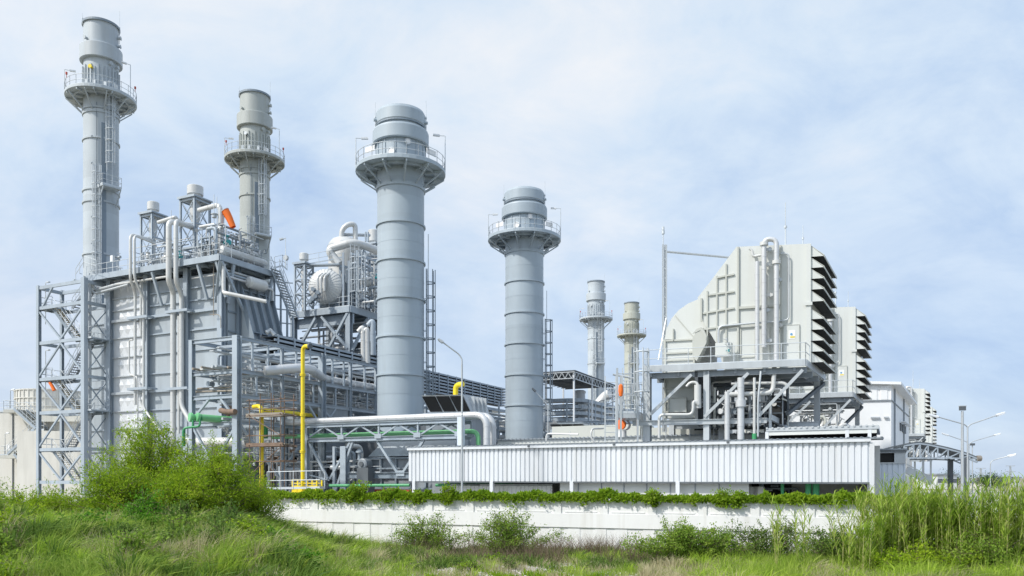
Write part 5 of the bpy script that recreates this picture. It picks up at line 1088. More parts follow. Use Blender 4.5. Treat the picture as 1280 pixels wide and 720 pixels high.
# truss canopy with white tank beyond
C0 = P(717,0,95); CF = Frame((C0.x,C0.y), (.898,-.44), (.44,.898)); cl = CF.fx(650); cd = CF.fy(768)
ca = thing('truss_canopy', 'dark flat canopy on white lattice trusses behind the slimmer bypass stack', 'canopy', tuple(CF.w((-3,4,8))))
z1 = CF.fz(464,0,0); dsl = .6
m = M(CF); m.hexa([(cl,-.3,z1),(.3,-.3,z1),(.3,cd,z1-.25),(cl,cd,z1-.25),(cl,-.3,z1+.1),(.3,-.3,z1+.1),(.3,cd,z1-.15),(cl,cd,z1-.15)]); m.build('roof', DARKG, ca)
m = M(CF)
for y in np.arange(.5,cd,1.4): m.box(cl,0,y,y+.08,z1-.4,z1-.28)
m.build('purlin', DARKG, ca)
def truss(parent, fr, a, b, h, n, w=.1, ms=GALV):
    a = fr.w(a); b = fr.w(b); dn = Vector((0,0,-h)); m = M(); m.wbeam(a,b,w,w); m.wbeam(a+dn,b+dn,w,w)
    for i in range(n): p = a.lerp(b,i/n); q = a.lerp(b,(i+.5)/n); r_ = a.lerp(b,(i+1)/n); m.wbeam(p,q+dn,w*.7,w*.7); m.wbeam(q+dn,r_,w*.7,w*.7)
    return m.build('truss', ms, parent)
truss(ca, CF, (cl,-.2,z1-.1), (.2,-.2,z1-.1), .75, 9); truss(ca, CF, (.2,-.1,z1-.12), (.2,cd,z1-.35), .8, 14); truss(ca, CF, (cl,cd,z1-3.6), (.2,cd,z1-1.6), .7, 9); truss(ca, CF, (cl,6,z1-4), (0,6,z1-3.3), .6, 9)
for x, y in ((0,.1),(-3.6,.1),(cl,.1),(.1,6.),(.1,cd-1),(cl,cd-1)):
    m = M(CF); m.box(x-.09,x+.09,y-.09,y+.09,.5,z1-.2); m.build('post', WHITEM, ca)
tk = P(724.5,0,107); m = M(); m.lathe((tk.x,tk.y,Z(520,99)), [(1.1,-8),(1.1,Z(489,99)-Z(520,99)),(1.2,Z(489,99)-Z(520,99)+.05),(1.2,3.4),(.9,3.7),(0,3.8)], 24)
m = M(); zt = Z(489,107); m.lathe((tk.x,tk.y,zt), [(.75,-11),(.75,-.3),(.84,-.28),(.84,-.05),(.6,.1),(0,.14)], 24); tag(m.build('white_tank', WHITEM), 'white round tank standing under the dark truss canopy', 'tank')
hp = pipe(None, [P(748,530,118), P(748,505,118), P(757,495,118), P(764,492,117)], .75, CLAD, .9, None, 'exhaust_hood', n=14); tag(hp, 'fat white bent exhaust pipe next to the tank under the canopy', 'pipe')
# curved cable tray bank
TB = Frame((P(727,0,100).x,100), (.898,-.44), (.44,.898)); tl = TB.fx(645); td = TB.fy(802)
tb = thing('curved_cable_trays', 'bank of five curved blue grey cable trays below the truss canopy', 'cable trays', tuple(TB.w((0,2,6))))
for i in range(6):
    z = TB.fz(499,0,0)-i*.82; path = fillet([TB.w((tl,0,z)), TB.w((0,0,z)), TB.w((0,td,z))], 3.2, 8); m = M()
    for a, b in zip(path, path[1:]): m.wbeam(a, b, .08, .42); m.wbeam(a+Vector((-.5,.9,-.2)), b+Vector((-.5,.9,-.2)), 1.6, .05)
    m.build('tray', STEEL, tb)
for i, (x, y) in enumerate([(-2-2.4*k,0) for k in range(5)]+[(0,2.5+2.4*k) for k in range(9)]):
    m = M(TB); m.box(x-.08,x+.08,y-.14,y+.14,.5,TB.fz(498,0,0)); m.build('upright', STEEL, tb)
m = M(TB); 
for i in range(6): z = TB.fz(499,0,0)-i*.82-.35; m.box(tl,-1.2,1.8,1.9,z-.3,z+.0)
m.box(tl,0,2.5,4,.5,TB.fz(530,0,0)); m.build('dark_backing', DARKG, tb)
bp = pipe(None, [P(640,505,92), P(665,522,88), P(680,527,86), P(690,533,84)], .7, SILV, 1.5, None, 'silver_pipe'); tag(bp, 'silver pipe stub coming out behind the slimmer bypass stack', 'pipe')
lpw = thing('tray_pipework', 'low pipes and beams under the curved cable trays', 'pipework', tuple(P(700,560,90)))
PWF = Frame((P(727,0,90).x,90), (.898,-.44), (.44,.898)); pipework(lpw, PWF, -7, 6, -1, 6, 5, 9.6, 40, 91, [STEEL,GALV,SILV,STEEL_D], .06, .22, nv=10)
m = M(PWF); 
for z in (7.2,8.6,9.8): m.hbeam((-9,-1.4,z),(5,-1.4,z),.2,.25)
for x in np.arange(-8,5,2.6): m.hbeam((x,-1.4,.5),(x,-1.4,9.8),.25)
m.build('beam', STEEL, lpw)

# white turbine hall
TH = Frame((P(1114,0,75).x,75), (.97,-.24), (.5,.866)); hz1 = Z(475.5,75)
hall = thing('turbine_hall', 'big plain white turbine hall with banded eaves behind the filter houses', 'hall', tuple(TH.w((-6,10,.5))))
tdp = TH.fy(1136); tw_ = -18
m = M(TH); m.prism([(0,0,.5),(tw_,0,.5),(tw_,0,hz1+.5),(0,0,hz1-.4)][::-1], (0,tdp,0)); m.build('walls', HALLW, hall)
m = M(TH); corrugated(m, (tw_,-.08), (0,-.08), Z(499.5,75), hz1-.5, TH, .9, -.06); m.build('upper_cladding', HALLW, hall)
m = M(TH); m.box(tw_,.03,-.12,-.003,Z(500.5,75)-.05,Z(500.5,75)+.05); m.box(.003,.1,.0,tdp,Z(500.5,75)-.05,Z(500.5,75)+.05); m.build('band', MIDG, hall)
m = M(TH); m.hexa([(tw_,-.5,hz1+.5),(.9,-.5,hz1-.45),(.9,tdp+.5,hz1-.45),(tw_,tdp+.5,hz1+.5),(tw_,-.5,hz1+.75),(.9,-.5,hz1-.2),(.9,tdp+.5,hz1-.2),(tw_,tdp+.5,hz1+.75)]); m.build('roof', HALLW, hall)
for i in range(3):
    y = tdp*(.42+.13*i); m = M(TH); m.box(.003,.12,y,y+1.6,Z(541,88),Z(532,88)); wn = m.build('window', DARKG, hall); m = M(TH); m.box(.125,.6,y-.2,y+1.8,Z(531.5,88),Z(530.5,88)); m.build('window_hood', WHITEM, wn)
for px in (1091.5,1097,1108): x = TH.fx(px,-.05); m = M(TH); m.box(x-.2,x+.2,-.2,-.003,Z(522.8,75),Z(520.8,75)); m.build('vent', GALV, hall)
for q in (.12,.62): m = M(TH); m.box(.0,.16,tdp*q,tdp*q+.12,.5,hz1-.5); m.build('downpipe', MIDG, hall)
# small annex and carport
AX = Frame((P(1105,0,52).x,52), (.93,-.37), (.4,.916)); ax1 = AX.fx(1132)
an = thing('annex', 'low corrugated annex with a dark window strip at the shed end', 'annex', tuple(AX.w((1,0,.5))))
m = M(AX); corrugated(m, (-2,0), (ax1-.1,0), .5, AX.fz(578.5,0,0), AX, .3, -.04); m.box(-2,ax1,.06,3,.5,AX.fz(578.5,0,0)); m.build('wall', PALEM, an)
m = M(AX); m.box(-2.2,ax1+.1,-.3,3.2,AX.fz(563,0,0),AX.fz(561,0,0)); m.box(-2,ax1,-.1,-.0,AX.fz(566,0,0),AX.fz(563.05,0,0)); m.build('roof', MIDG, an)
m = M(AX); m.box(-1.95,ax1-.7,.15,2.9,AX.fz(578,0,0),AX.fz(566.1,0,0)); m.build('dark_window', DARK, an); m = M(AX); m.box(ax1-.66,ax1,-.0,2.9,AX.fz(578,0,0),AX.fz(563.1,0,0)); m.box(-2,ax1,-.1,.1,AX.fz(579.5,0,0),AX.fz(578.05,0,0)); m.build('frame', GALV, an)
D = 60; cp = thing('carport', 'curved grey carport roof on an open steel truss', 'carport', tuple(P(1165,600,D)))
arc = [(1104,562.5),(1116,559.5),(1130,556.5),(1142,554.3),(1150,553.6),(1160,555),(1172,557.5),(1185,560.5),(1200,564.5),(1212,568.5),(1221.5,572.5)]
m = M(); V5 = Vector((1.6,5.,0)); pts = [P(a,b,D) for a, b in arc]; n = len(pts); up = Vector((0,0,.1))
m.raw(pts+[p+V5 for p in pts]+[p+up for p in pts]+[p+V5+up for p in pts], [(i,n+i,n+i+1,i+1) for i in range(n-1)]+[(2*n+i,2*n+i+1,3*n+i+1,3*n+i) for i in range(n-1)]+[(i,i+1,2*n+i+1,2*n+i) for i in range(n-1)]+[(n-1,2*n-1,4*n-1,3*n-1)]); m.build('roof', DARKG, cp)
for q in (0,1):
    m = M(); o = V5*q; bt = [P(a,max(b+5.5,572.5 if a < 1200 else 573),D)+o for a, b in arc[2:]]; tp = [p+o-Vector((0,0,.06)) for p in pts[2:]]
    for a, b in zip(bt, bt[1:]): m.wbeam(a,b,.1,.1)
    for a, b in zip(tp, tp[1:]): m.wbeam(a,b,.1,.1)
    for i in range(len(bt)): m.wbeam(bt[i],tp[i],.08,.08)
    for i in range(len(bt)-1): m.wbeam(bt[i],tp[i+1],.07,.07)
    m.build('truss', STEEL, cp)
for px in (1134,1207):
    for q in (0,1):
        a = P(px,572,D)+V5*q; m = M(); m.wbeam(a, Vector((a.x,a.y,0)), .32 if px > 1200 else .2, .3); m.build('post', DARKG if px > 1200 else GALV, cp)
m = M(); m.wbeam(P(1133,587,58), P(1165,603,58), .2, .5); m.wbeam(P(1133,580,58), P(1165,597,58), .06, .06); m.build('ramp_rail', GALV, cp)
m = M(); m.cyl(P(1221,573,D), .22, .3, 8, Vector((1,0,0))); m.build('gutter_end', BROWNP, cp)
m = M(); m.box(P(1113,0,66).x, P(1140,0,66).x, 66, 70, 0, Z(575,66)); tag(m.build('low_building', WHITEM), 'plain white low block behind the carport truss', 'building')

# street lamps and poles
def pole_thing(name, label, cat, base, top, arms, r=.07, group=None, head=LAMPW, hl=.7):
    root = thing(name, label, cat, tuple(base), group); m = M(); m.wtube([base, Vector((base.x,base.y,base.z+.8)), top], r, 10, True, r*.65); m.build('pole', GALV, root)
    for pts in arms:
        m = M(); m.wtube(fillet([top]+pts, .6, 4), r*.55, 7); a = m.build('arm', GALV, root); d = (pts[-1]-(pts[-2] if len(pts) > 1 else top)).normalized(); e = pts[-1]
        m = M(); m.wtube([e-d*.05, e+d*hl*.5, e+d*hl], .1, 8, True, .06); m.wbeam(e+d*hl*.1-Vector((0,0,.06)), e+d*hl*.9-Vector((0,0,.06)), .2, .06); m.build('lamp_head', head, a)
    return root
def base(px, D, z=0): p = P(px,0,D); return Vector((p.x,p.y,z))
pole_thing('street_lamp', 'street lamp with one bent arm rising in front of the pipe bridge', 'street lamp', base(577.5,45.5,.5), P(577.5,455,45.5), [[P(577.5,449,45.5), P(574,443,45.5), P(553,427.5,45.3)]], .075, hl=.3, head=GALV)
pole_thing('street_lamp', 'street lamp leaning its arm across the slimmer bypass stack', 'street lamp', base(685,58,.5), P(685,512,58), [[P(685,507,58), P(669,489,57.8)]], .06, hl=.32, head=DARKG)
pole_thing('street_lamp', 'nearer double armed street lamp by the carport', 'street lamp', base(1209.5,56), P(1209.5,534,56), [[P(1206,530.5,56), P(1172,521,56)], [P(1213,530.5,56), P(1246,519,56)]], .08, 'double armed street lamps', hl=.6)
pole_thing('street_lamp', 'smaller farther double armed street lamp by the carport', 'street lamp', base(1211.5,86), P(1211.5,556,86), [[P(1208,552,86), P(1185,544,86)], [P(1215,552,86), P(1243,544,86)]], .08, 'double armed street lamps', hl=.7)
pole_thing('street_lamp', 'single curved arm street lamp at the far edge of the yard', 'street lamp', base(1238,62), P(1238,585,62), [[P(1238,577,62), P(1245,574,62), P(1261,570,61.5)]], .06, hl=.5)
D = 52; fl = thing('floodlight_mast', 'straight grey mast with a square black floodlight on top', 'floodlight', tuple(base(1203,D)))
m = M(); m.wtube([base(1203,D), P(1203,514,D)], .11, 10, True, .08); m.build('pole', GALV, fl); m = M(); m.wbeam(P(1199.5,510.5,D), P(1206.7,510.5,D), .18, .26); m.build('lamp_head', DARKG, fl); m = M(); m.wbeam(P(1199.2,507.6,D), P(1207,507.6,D), .22, .05); m.build('lamp_hood', GALV, fl)
slp = pole_thing('lamp_post', 'short lamp post with small black head behind the floodlight mast', 'lamp post', base(1215.5,66), P(1215.5,556,66), [], .06, None)
m = M(); m.wbeam(P(1213,555.5,66), P(1218,555.5,66), .2, .18); o = m.build('lamp_head', DARKG, slp)
# pylons, far buildings, far trees
def pylon(label, px, D, pt):
    root = thing('pylon', label, 'pylon', tuple(base(px,D)), 'distant power line pylons'); t = Z(pt,D); b = base(px,D); m = M(); w = .05*t
    for sx in (-1,1):
        for sy in (-1,1): m.wbeam(b+Vector((sx*w*1.4,sy*w*1.4,0)), b+Vector((sx*.5,sy*.5,t)), .35, .35)
    k = 7
    for i in range(k):
        z0, z1 = t*i/k, t*(i+1)/k; a0 = w*1.4*(1-i/k)+.5*i/k; a1 = w*1.4*(1-(i+1)/k)+.5*(i+1)/k
        for s in (-1,1): m.wbeam(b+Vector((-a0,s*a0,z0)), b+Vector((a1,s*a1,z1)), .22, .22); m.wbeam(b+Vector((a0,s*a0,z0)), b+Vector((-a1,s*a1,z1)), .22, .22)
    m.build('lattice_tower', GALV, root)
    for q, l in ((.62,6.4),(.99,5.8)):
        m = M(); z = t*q; m.wbeam(b+Vector((-l,0,z)), b+Vector((l,0,z)), .4, .4); m.wbeam(b+Vector((-l,0,z)), b+Vector((0,0,z-1.8)), .25, .25); m.wbeam(b+Vector((l,0,z)), b+Vector((0,0,z-1.8)), .25, .25); m.build('cross_arm', GALV, root)
pylon('distant lattice pylon beyond the carport', 1226, 900, 585-0.0); pylon('distant lattice pylon at the far edge of the reeds', 1263, 950, 582)
for k, (x0, x1, y0, D, ms, lb) in enumerate(((1172,1196,594,260,WHITEM,'far white low building behind the floodlight mast'),(1248,1275,597.5,330,WHITEM,'far white low building beneath the pylons'),(1240,1262,602,240,CONC_L,'far grey low building beside the far trees'))):
    a, b = P(x0,0,D), P(x1,0,D); m = M(); m.box(a.x,b.x,D,D+14,0,Z(y0,D)); rt = thing('far_building', lb, 'building', (a.x,D,0)); m.build('walls', ms, rt)
    m = M(); m.box(a.x-.5,b.x+.5,D-.5,D+14.5,Z(y0,D)+.01,Z(y0,D)+.5); m.build('roof', MIDG, rt)
    for i in range(4): x = a.x+(b.x-a.x)*(i+.5)/4; m = M(); m.box(x-.7,x+.7,D-.1,D-.003,Z(y0,D)*.45,Z(y0,D)*.75); m.build('window', DARKG, rt)

# ------------------------------------------------------------------ concrete building and tank, far left
D = 92; cbF = Frame((P(102,0,D).x,D), (.99,-.14), (.3,.95))
cb = thing('concrete_building', 'pale stained concrete building with outside zigzag stair', 'concrete building', tuple(cbF.w((-8,0,0))))
cz = lambda py: cbF.fz(py,-6,0); cx = lambda px, y=0: cbF.fx(px,y)
m = M(cbF); m.box(cx(-60),cx(140),0,14,0,cz(514.5)); m.box(cx(12),cx(62),-.003,-.25,cz(515.5),cz(512)); m.build('walls', CONC_L, cb)
m = M(cbF); m.box(cx(50),cx(150),-3,-.25,0,cz(541)); m.build('lower_block', CONC_L, cb)
m = M(cbF); m.box(cx(55),cx(140),-1,-.26,cz(528),cz(512)); m.build('parapet', CONC, cb)
for k, (a, b) in enumerate((((25,512.5),(52,537)),((17,568),(50,538)),((25,568.5),(52,593)))):
    p = cbF.w((cx(a[0],-1.2),-1.2,cz(a[1]))); q = cbF.w((cx(b[0],-1.2),-1.2,cz(b[1]))); fl_ = stair(cb, p, q, 1.6, cbF.v, n=12, tread=CONC, name='stair_flight')
    m = M(); m.wbeam(p-Vector((0,0,.25)), q-Vector((0,0,.25)), 1.5, .3); m.build('stair_slab', CONC, fl_)
for x0, x1, py in ((12,26,512.5),(6,27,568.5),(46,62,538)):
    m = M(cbF); m.box(cx(x0,-1.2),cx(x1,-1.2),-2.,-.26,cz(py)-.45,cz(py)-.1); ld = m.build('landing', CONC, cb); railing(ld, [cbF.w((cx(x0,-1.2),-.4,cz(py)-.1)), cbF.w((cx(x0,-1.2),-1.95,cz(py)-.1)), cbF.w((cx(x1,-1.2),-1.95,cz(py)-.1))], step=.8)
m = M(cbF); m.box(cx(16.3),cx(17),-.12,-.003,.5,cz(516)); m.build('pipe_chase', DARKG, cb)
railing(cb, [cbF.w((cx(-20),-.1,cz(514.5))), cbF.w((cx(55),-.1,cz(514.5)))], step=1.5)
m = M(cbF); m.box(cx(9,-1.9),cx(13,-1.9),-2.,-1.9,cz(563),cz(556)); m.build('sign_board', SIGNW, cb)
pole_thing('lamp_post', 'thin lamp post on the roof edge of the concrete building', 'lamp post', P(13,514,D-.5), P(13,488,D-.5), [[P(15.5,487.2,D-.5)]], .06, None, hl=.3)
pole_thing('lamp_post', 'thin lamp post on the landing of the concrete stair', 'lamp post', cbF.w((cx(6.4,-1.9),-1.9,cz(568))), cbF.w((cx(6.4,-1.9),-1.9,cz(543))), [[cbF.w((cx(9,-1.9),-1.9,cz(542.5)))]], .05, None, hl=.25)
D = 112; tk2 = thing('round_tank', 'round pale ribbed tank on top of the concrete building', 'tank', tuple(P(66,514,D))); c = P(66.5,0,D); zt = Z(490,D); rr = 4.6
m = M(); m.lathe((c.x,c.y,zt), [(rr,-12),(rr,0),(rr-.2,0),(rr-.2,-2)], 48); m.build('shell', CONC_L, tk2)
m = M()
for i in range(40): a = 2*math.pi*i/40; m.wbeam(polar((c.x,c.y),a,rr+.05,zt-3.5), polar((c.x,c.y),a,rr+.05,zt), .12, .12, Vector((math.cos(a),math.sin(a),0)))
m.build('rib', CONC_L, tk2); m = M()
for dz_ in (-.1,-1.2,-2.3): m.lathe((c.x,c.y,zt+dz_), [(rr,-.06),(rr+.14,-.06),(rr+.14,.06),(rr,.06)], 48, smooth=False)
m.build('hoop', CONC_L, tk2)
# ------------------------------------------------------------------ ground, wall
WA = P(318,0,46); WB = P(1150,0,34.2); wr = Vector((WB.x-WA.x, WB.y-WA.y, 0)).normalized()
WF = Frame((WB.x,WB.y), (wr.x,wr.y), (-wr.y,wr.x))
def sstep(a, b, x): t = np.clip((x-a)/(b-a), 0, 1); return t*t*(3-2*t)
def terrain(x, y):
    x = np.asarray(x, float); y = np.asarray(y, float)
    px = CX+FPX*x/np.maximum(y, 1.)
    m = 1.7*(1-sstep(250,475,px))*sstep(15,26,y)*(1-sstep(46,56,y))
    m = m+.12*(1-sstep(-10,330,px))*sstep(10,24,y)*(1-sstep(40,50,y))
    back = 1-sstep(3,22,y)          # the bank the photographer stands on
    r = .06*np.sin(x*1.3+y*.7)+.05*np.sin(x*.6-y*1.1)+.03*np.sin(x*2.9+1)*np.sin(y*2.3)+(.10+.12*(m > .6))*np.sin(x*.9+2)*np.sin(y*.8+1)
    return m+2.0*back+r*sstep(0,6,y)*(1-sstep(60,80,y))+.3*sstep(950,1250,px)*sstep(20,26,y)*(1-sstep(33,40,y))
gx = np.concatenate([[-3000,-900,-300,-120],np.arange(-60,60.1,.8),[120,300,900,3000]]); gy = np.concatenate([[-3000,-300,-60,-20],np.arange(-6,60.1,.7),[75,110,200,500,1500,6000]])
GX, GY = np.meshgrid(gx, gy); GZ = terrain(GX, GY); nx_, ny_ = len(gx), len(gy)
m = M(); m.raw([(GX[j,i],GY[j,i],GZ[j,i]) for j in range(ny_) for i in range(nx_)], [(j*nx_+i,j*nx_+i+1,(j+1)*nx_+i+1,(j+1)*nx_+i) for j in range(ny_-1) for i in range(nx_-1)], True)
gm = mat('dry_soil_and_litter', (.24,.215,.15), .95, 0, .45, .9, bump=.4, stain_amt=.55, stain=(.08,.10,.03))
struct(m.build('ground', gm))
m = M(); a = WF.w((-60,.4,0)); YF = Frame((WB.x,WB.y), (wr.x,wr.y), (-wr.y,wr.x))
m = M(YF); m.box(-75,40,.35,190,-.3,.5); struct(m.build('yard_pavement', mat('yard_concrete', (.38,.37,.34), .9, 0, .15, .4, stain_amt=.3, stain=(.15,.14,.12))))
bw = thing('boundary_wall', 'long white panelled masonry wall overgrown along its top', 'wall', tuple(WF.w((-12,0,0))))
wl = (WA-WB).length*-1.; WT = 2.58
wl0, wl1 = wl-14, 16
m = M(WF); m.box(wl0,wl1,0,.18,-.4,WT); m.build('wall_core', WHITE, bw)
m = M(WF); m.box(wl0,wl1,-.075,-.003,1.25,1.93); m.build('middle_band', WHITE, bw)
m = M(WF); m.box(wl0,wl1,-.075,-.0031,WT-.14,WT+.03); m.build('coping', WHITE, bw)
n = int((wl1-wl0)/2.35)
for i in range(n+1):
    x = wl0+i*2.35
    m = M(WF); m.box(x-.2,x+.2,-.06,-.004,1.931,WT-.141); m.build('panel_post', WHITE, bw)
    m = M(WF); m.box(x+.55,x+1.15,-.022,-.004,-.4,1.249); m.box(x-.45,x+.12,-.022,-.004,-.4,1.249); m.build('pilaster', WHITE, bw)
m = M(WF)
for i in range(n+1): x = wl0+i*2.35; m.box(x+.35,x+2.0,-.03,-.004,1.99,2.04); m.box(x+.35,x+2.,-.03,-.004,WT-.2,WT-.145)
m.build('panel_trim', WHITE, bw)

# ------------------------------------------------------------------ plants
NR = np.random.default_rng(11)
def mesh_np(name, V, F4, ms, parent=None, org=None):
    me = bpy.data.meshes.new(name); org = np.array(org if org is not None else (0,0,0), float); V = V-org; k = F4.shape[1]
    me.vertices.add(len(V)); me.vertices.foreach_set('co', V.astype(np.float32).ravel()); nf = len(F4)
    me.loops.add(nf*k); me.loops.foreach_set('vertex_index', F4.astype(np.int32).ravel()); me.polygons.add(nf)
    me.polygons.foreach_set('loop_start', np.arange(0, nf*k, k, dtype=np.int32)); me.polygons.foreach_set('loop_total', np.full(nf, k, dtype=np.int32))
    me.update(calc_edges=True); me.materials.append(ms); o = bpy.data.objects.new(name, me); COL.objects.link(o)
    if parent: o.parent = parent
    else: o.location = tuple(org)
    return o
def unit(a): return a/np.maximum(1e-9, np.linalg.norm(a, axis=-1, keepdims=True))
def leaf_quads(c, d, length, width, up=.3):     # rhombic leaves at points c pointing along d
    n = len(c); r = NR.normal(size=(n,3)); r[:,2] += up; s = unit(np.cross(d, r)); L_ = length*NR.uniform(.6,1.3,(n,1)); w = width*NR.uniform(.7,1.3,(n,1))
    V = np.stack([c, c+d*L_*.5+s*w*.5, c+d*L_, c+d*L_*.5-s*w*.5], 1).reshape(-1,3); return V, np.arange(4*n).reshape(n,4)
def branches(rng_, base, n, spread, h, lean=(0,0), droop=.15, seg=6, r0=.03):
    """upward fanning stems; returns tips polyline arrays"""
    out = []
    for i in range(n):
        a = rng_.uniform(0,2*math.pi); q = rng_.uniform(0,1)**.6; e = np.array([math.cos(a)*spread[0]*q+lean[0], math.sin(a)*spread[1]*q+lean[1], h*(1-.55*q*q)*rng_.uniform(.75,1.05)])
        p0 = np.array(base)+np.array([math.cos(a)*spread[0]*.18*q, math.sin(a)*spread[1]*.18*q, 0]); t = np.linspace(0,1,seg)[:,None]
        k = np.array([e[0]*.35,e[1]*.35,e[2]*.62]); pts = p0*(1-t)**2+2*t*(1-t)*(p0+k)+t*t*(p0+e); pts[:,2] -= droop*h*np.maximum(0,t[:,0]-.7)*q; out.append(pts)
    return out
def bush(name, label, cat, base, n, spread, h, lm, leaf, lw, per, twigs=5, tl=.6, group=None, seed=1, lean=(0,0), start=.25, up=.3, fluff=.28, stemr=.025):
    g = np.random.default_rng(seed); br = branches(g, base, n, spread, h, lean); root = thing(name, label, cat, tuple(base), group); m = M(); C_, Dn = [], []
    for pts in br:
        m.wtube([Vector(p) for p in pts], stemr, 4, False, .006)
        for k in range(twigs):
            t = start+(1-start)*(k+g.uniform(0,1))/twigs; f = t*(len(pts)-1); i = min(int(f), len(pts)-2); p = pts[i]+(pts[i+1]-pts[i])*(f-i)
            d = unit(np.array([g.normal(),g.normal(),g.normal()*.5+.45])); L_ = tl*g.uniform(.5,1.2); e = p+d*L_; m.wtube([Vector(p),Vector((p+e)/2+np.array([0,0,.04])),Vector(e)], .008, 3, False, .003)
            s = g.uniform(0,1,(per,1)); cc = p+(e-p)*s+g.normal(size=(per,3))*fluff*L_; C_.append(cc); Dn.append(unit(d+g.normal(size=(per,3))*.9+np.array([0,0,.15])))
    m.build('stems', BARK, root); c = np.concatenate(C_); d = np.concatenate(Dn); c[:,2] = np.maximum(c[:,2], base[2]+.05)
    V, Fq = leaf_quads(c, d, leaf, lw, up); o = mesh_np('foliage', V, Fq, lm, root, base); return root
L_FEATH = leafmat('feathery_leaves', [(.07,.135,.012),(.21,.34,.02),(.34,.48,.03),(.45,.54,.045)], .5, .5, .9)
L_SHRUB = leafmat('shrub_leaves', [(.08,.16,.02),(.17,.29,.04),(.28,.41,.06),(.39,.49,.09)], .5, .45, 1.2)
L_DARK = leafmat('dark_shrub_leaves', [(.05,.10,.022),(.10,.18,.035),(.18,.27,.055),(.27,.35,.075)], .5, .4, 1.2)
L_HEDGE = leafmat('hedge_leaves', [(.10,.20,.015),(.19,.32,.02),(.28,.42,.03),(.36,.46,.045)], .42, .5, 1.5)
L_VINE = leafmat('vine_leaves', [(.04,.13,.01),(.08,.22,.016),(.13,.31,.024),(.19,.38,.036)], .45, .42, 1.5)
L_REED = leafmat('reed_leaves', [(.15,.265,.032),(.28,.42,.055),(.40,.52,.09),(.53,.58,.18)], .5, .5, .8)
L_CANE = leafmat('reed_canes', [(.24,.30,.09),(.36,.38,.14),(.48,.44,.22)], .6, .1, .8)
L_GRASS = leafmat('grass_blades', [(.11,.21,.035),(.22,.345,.05),(.34,.45,.085),(.52,.54,.22)], .55, .45, .7)
L_GRASS2 = leafmat('bright_grass_blades', [(.19,.33,.03),(.31,.47,.045),(.43,.57,.075),(.55,.60,.18)], .55, .45, .7)
L_WEED = leafmat('weed_leaves', [(.05,.10,.02),(.10,.18,.035),(.17,.27,.055),(.26,.35,.08)], .55, .42, .8)
L_DRY = leafmat('dry_grass_blades', [(.30,.27,.14),(.44,.39,.23),(.58,.52,.34),(.36,.39,.15)], .7, .35, .6)
L_TWIG = leafmat('dead_twigs', [(.10,.075,.05),(.16,.12,.085),(.23,.18,.13)], .8, .05, .8)
L_TREE = leafmat('far_tree_leaves', [(.02,.05,.015),(.04,.08,.025),(.06,.11,.035)], .6, .2, .3)
def gz_(x, y): return float(terrain(x,y))
def at(px, D, dz=0): x = (px-CX)/FPX*D; return np.array([x, D, gz_(x,D)+dz])
# the big feathery bushes
bg_ = 'feathery bushes on the grassy mound'
big_spec = [
 ('tallest feathery green bush standing before the stair tower foot', 182, 36., (2.5,1.6), 4.7, 58, 1),
 ('rounded feathery green bush before the rack columns', 262, 35., (2.3,1.6), 3.6, 60, 2),
 ('feathery bush spreading low under the tallest bush', 150, 33.5, (1.8,1.3), 2.35, 36, 3),
 ('low feathery bush at the outer edge below the concrete stair', 40, 34, (2.4,1.3), 1.15, 26, 4),
 ('small feathery bush where the mound meets the white wall', 316, 37.5, (1.3,1.), 2.2, 24, 5),
 ('bright feathery bush in front of the rounded one', 228, 33., (1.6,1.1), 2.3, 30, 6)]
for lb, px, D, sp_2, h, n, sd_2 in big_spec:
    b = at(px,D); bush('feathery_bush', lb, 'bush', b, n, sp_2, h, L_FEATH, .15, .036, 44, 11, .85, bg_, sd_2, start=.15, fluff=.15, stemr=.03)
b = at(181,30.5); bush('vine_clump', 'dark leafy creeper clump hanging in front of the feathery bushes', 'creeper', b, 16, (.8,.4), 1.35, L_VINE, .10, .08, 9, 6, .45, None, 31)
# shrubs before the wall
sg = 'loose shrubs in front of the white wall'
for lb, px, D, sp_2, h, n, lm, sd_2 in (
 ('loose light green shrub before the wall nearer the mound', 535, 38, (1.8,.8), 2.0, 44, L_SHRUB, 41),
 ('loose light green shrub before the wall, the bigger of the open pair', 640, 37, (2.3,.9), 2.25, 56, L_SHRUB, 42),
 ('dense green shrub before the wall with rusty tips', 858, 32.5, (2.3,1.0), 1.8, 80, L_SHRUB, 43),
 ('dark straggly shrub between the dense shrub and the reeds', 960, 33, (2.6,.9), 2.0, 54, L_DARK, 44),
 ('bright low shrub at the foot of the reeds', 1150, 27.5, (2.2,.8), 1.2, 40, L_FEATH, 46),
 ('dark straggly shrub against the reed stems', 1050, 31, (1.9,.8), 1.7, 44, L_DARK, 45),
 ('bright leafy shrub at the far reed edge', 1235, 27.5, (1.4,.8), 1.5, 30, L_SHRUB, 47)):
    b = at(px,D); dn = px in (858,1150); bush('shrub', lb, 'shrub', b, n, sp_2, h, lm, .085, .05, 30 if dn else 22, 9, .5 if not dn else .4, sg, sd_2, start=.18 if not dn else .1, fluff=.2, stemr=.014)
sp_r = np.random.default_rng(55)
for k in range(30):
    px = sp_r.uniform(-20,380); D = sp_r.uniform(18,31); b = at(px,D); lm = (L_WEED,L_VINE,L_FEATH,L_SHRUB,L_WEED)[k % 5]
    bush('scrub_plant', 'low leafy scrub plant scattered through the long grass of the mound', 'scrub plant', b, 12, (.7*sp_r.uniform(.5,1.2),.45), sp_r.uniform(.55,1.1), lm, .11, .07, 14, 5, .34, 'scrub plants on the grassy mound', 400+k, start=.1, stemr=.008)
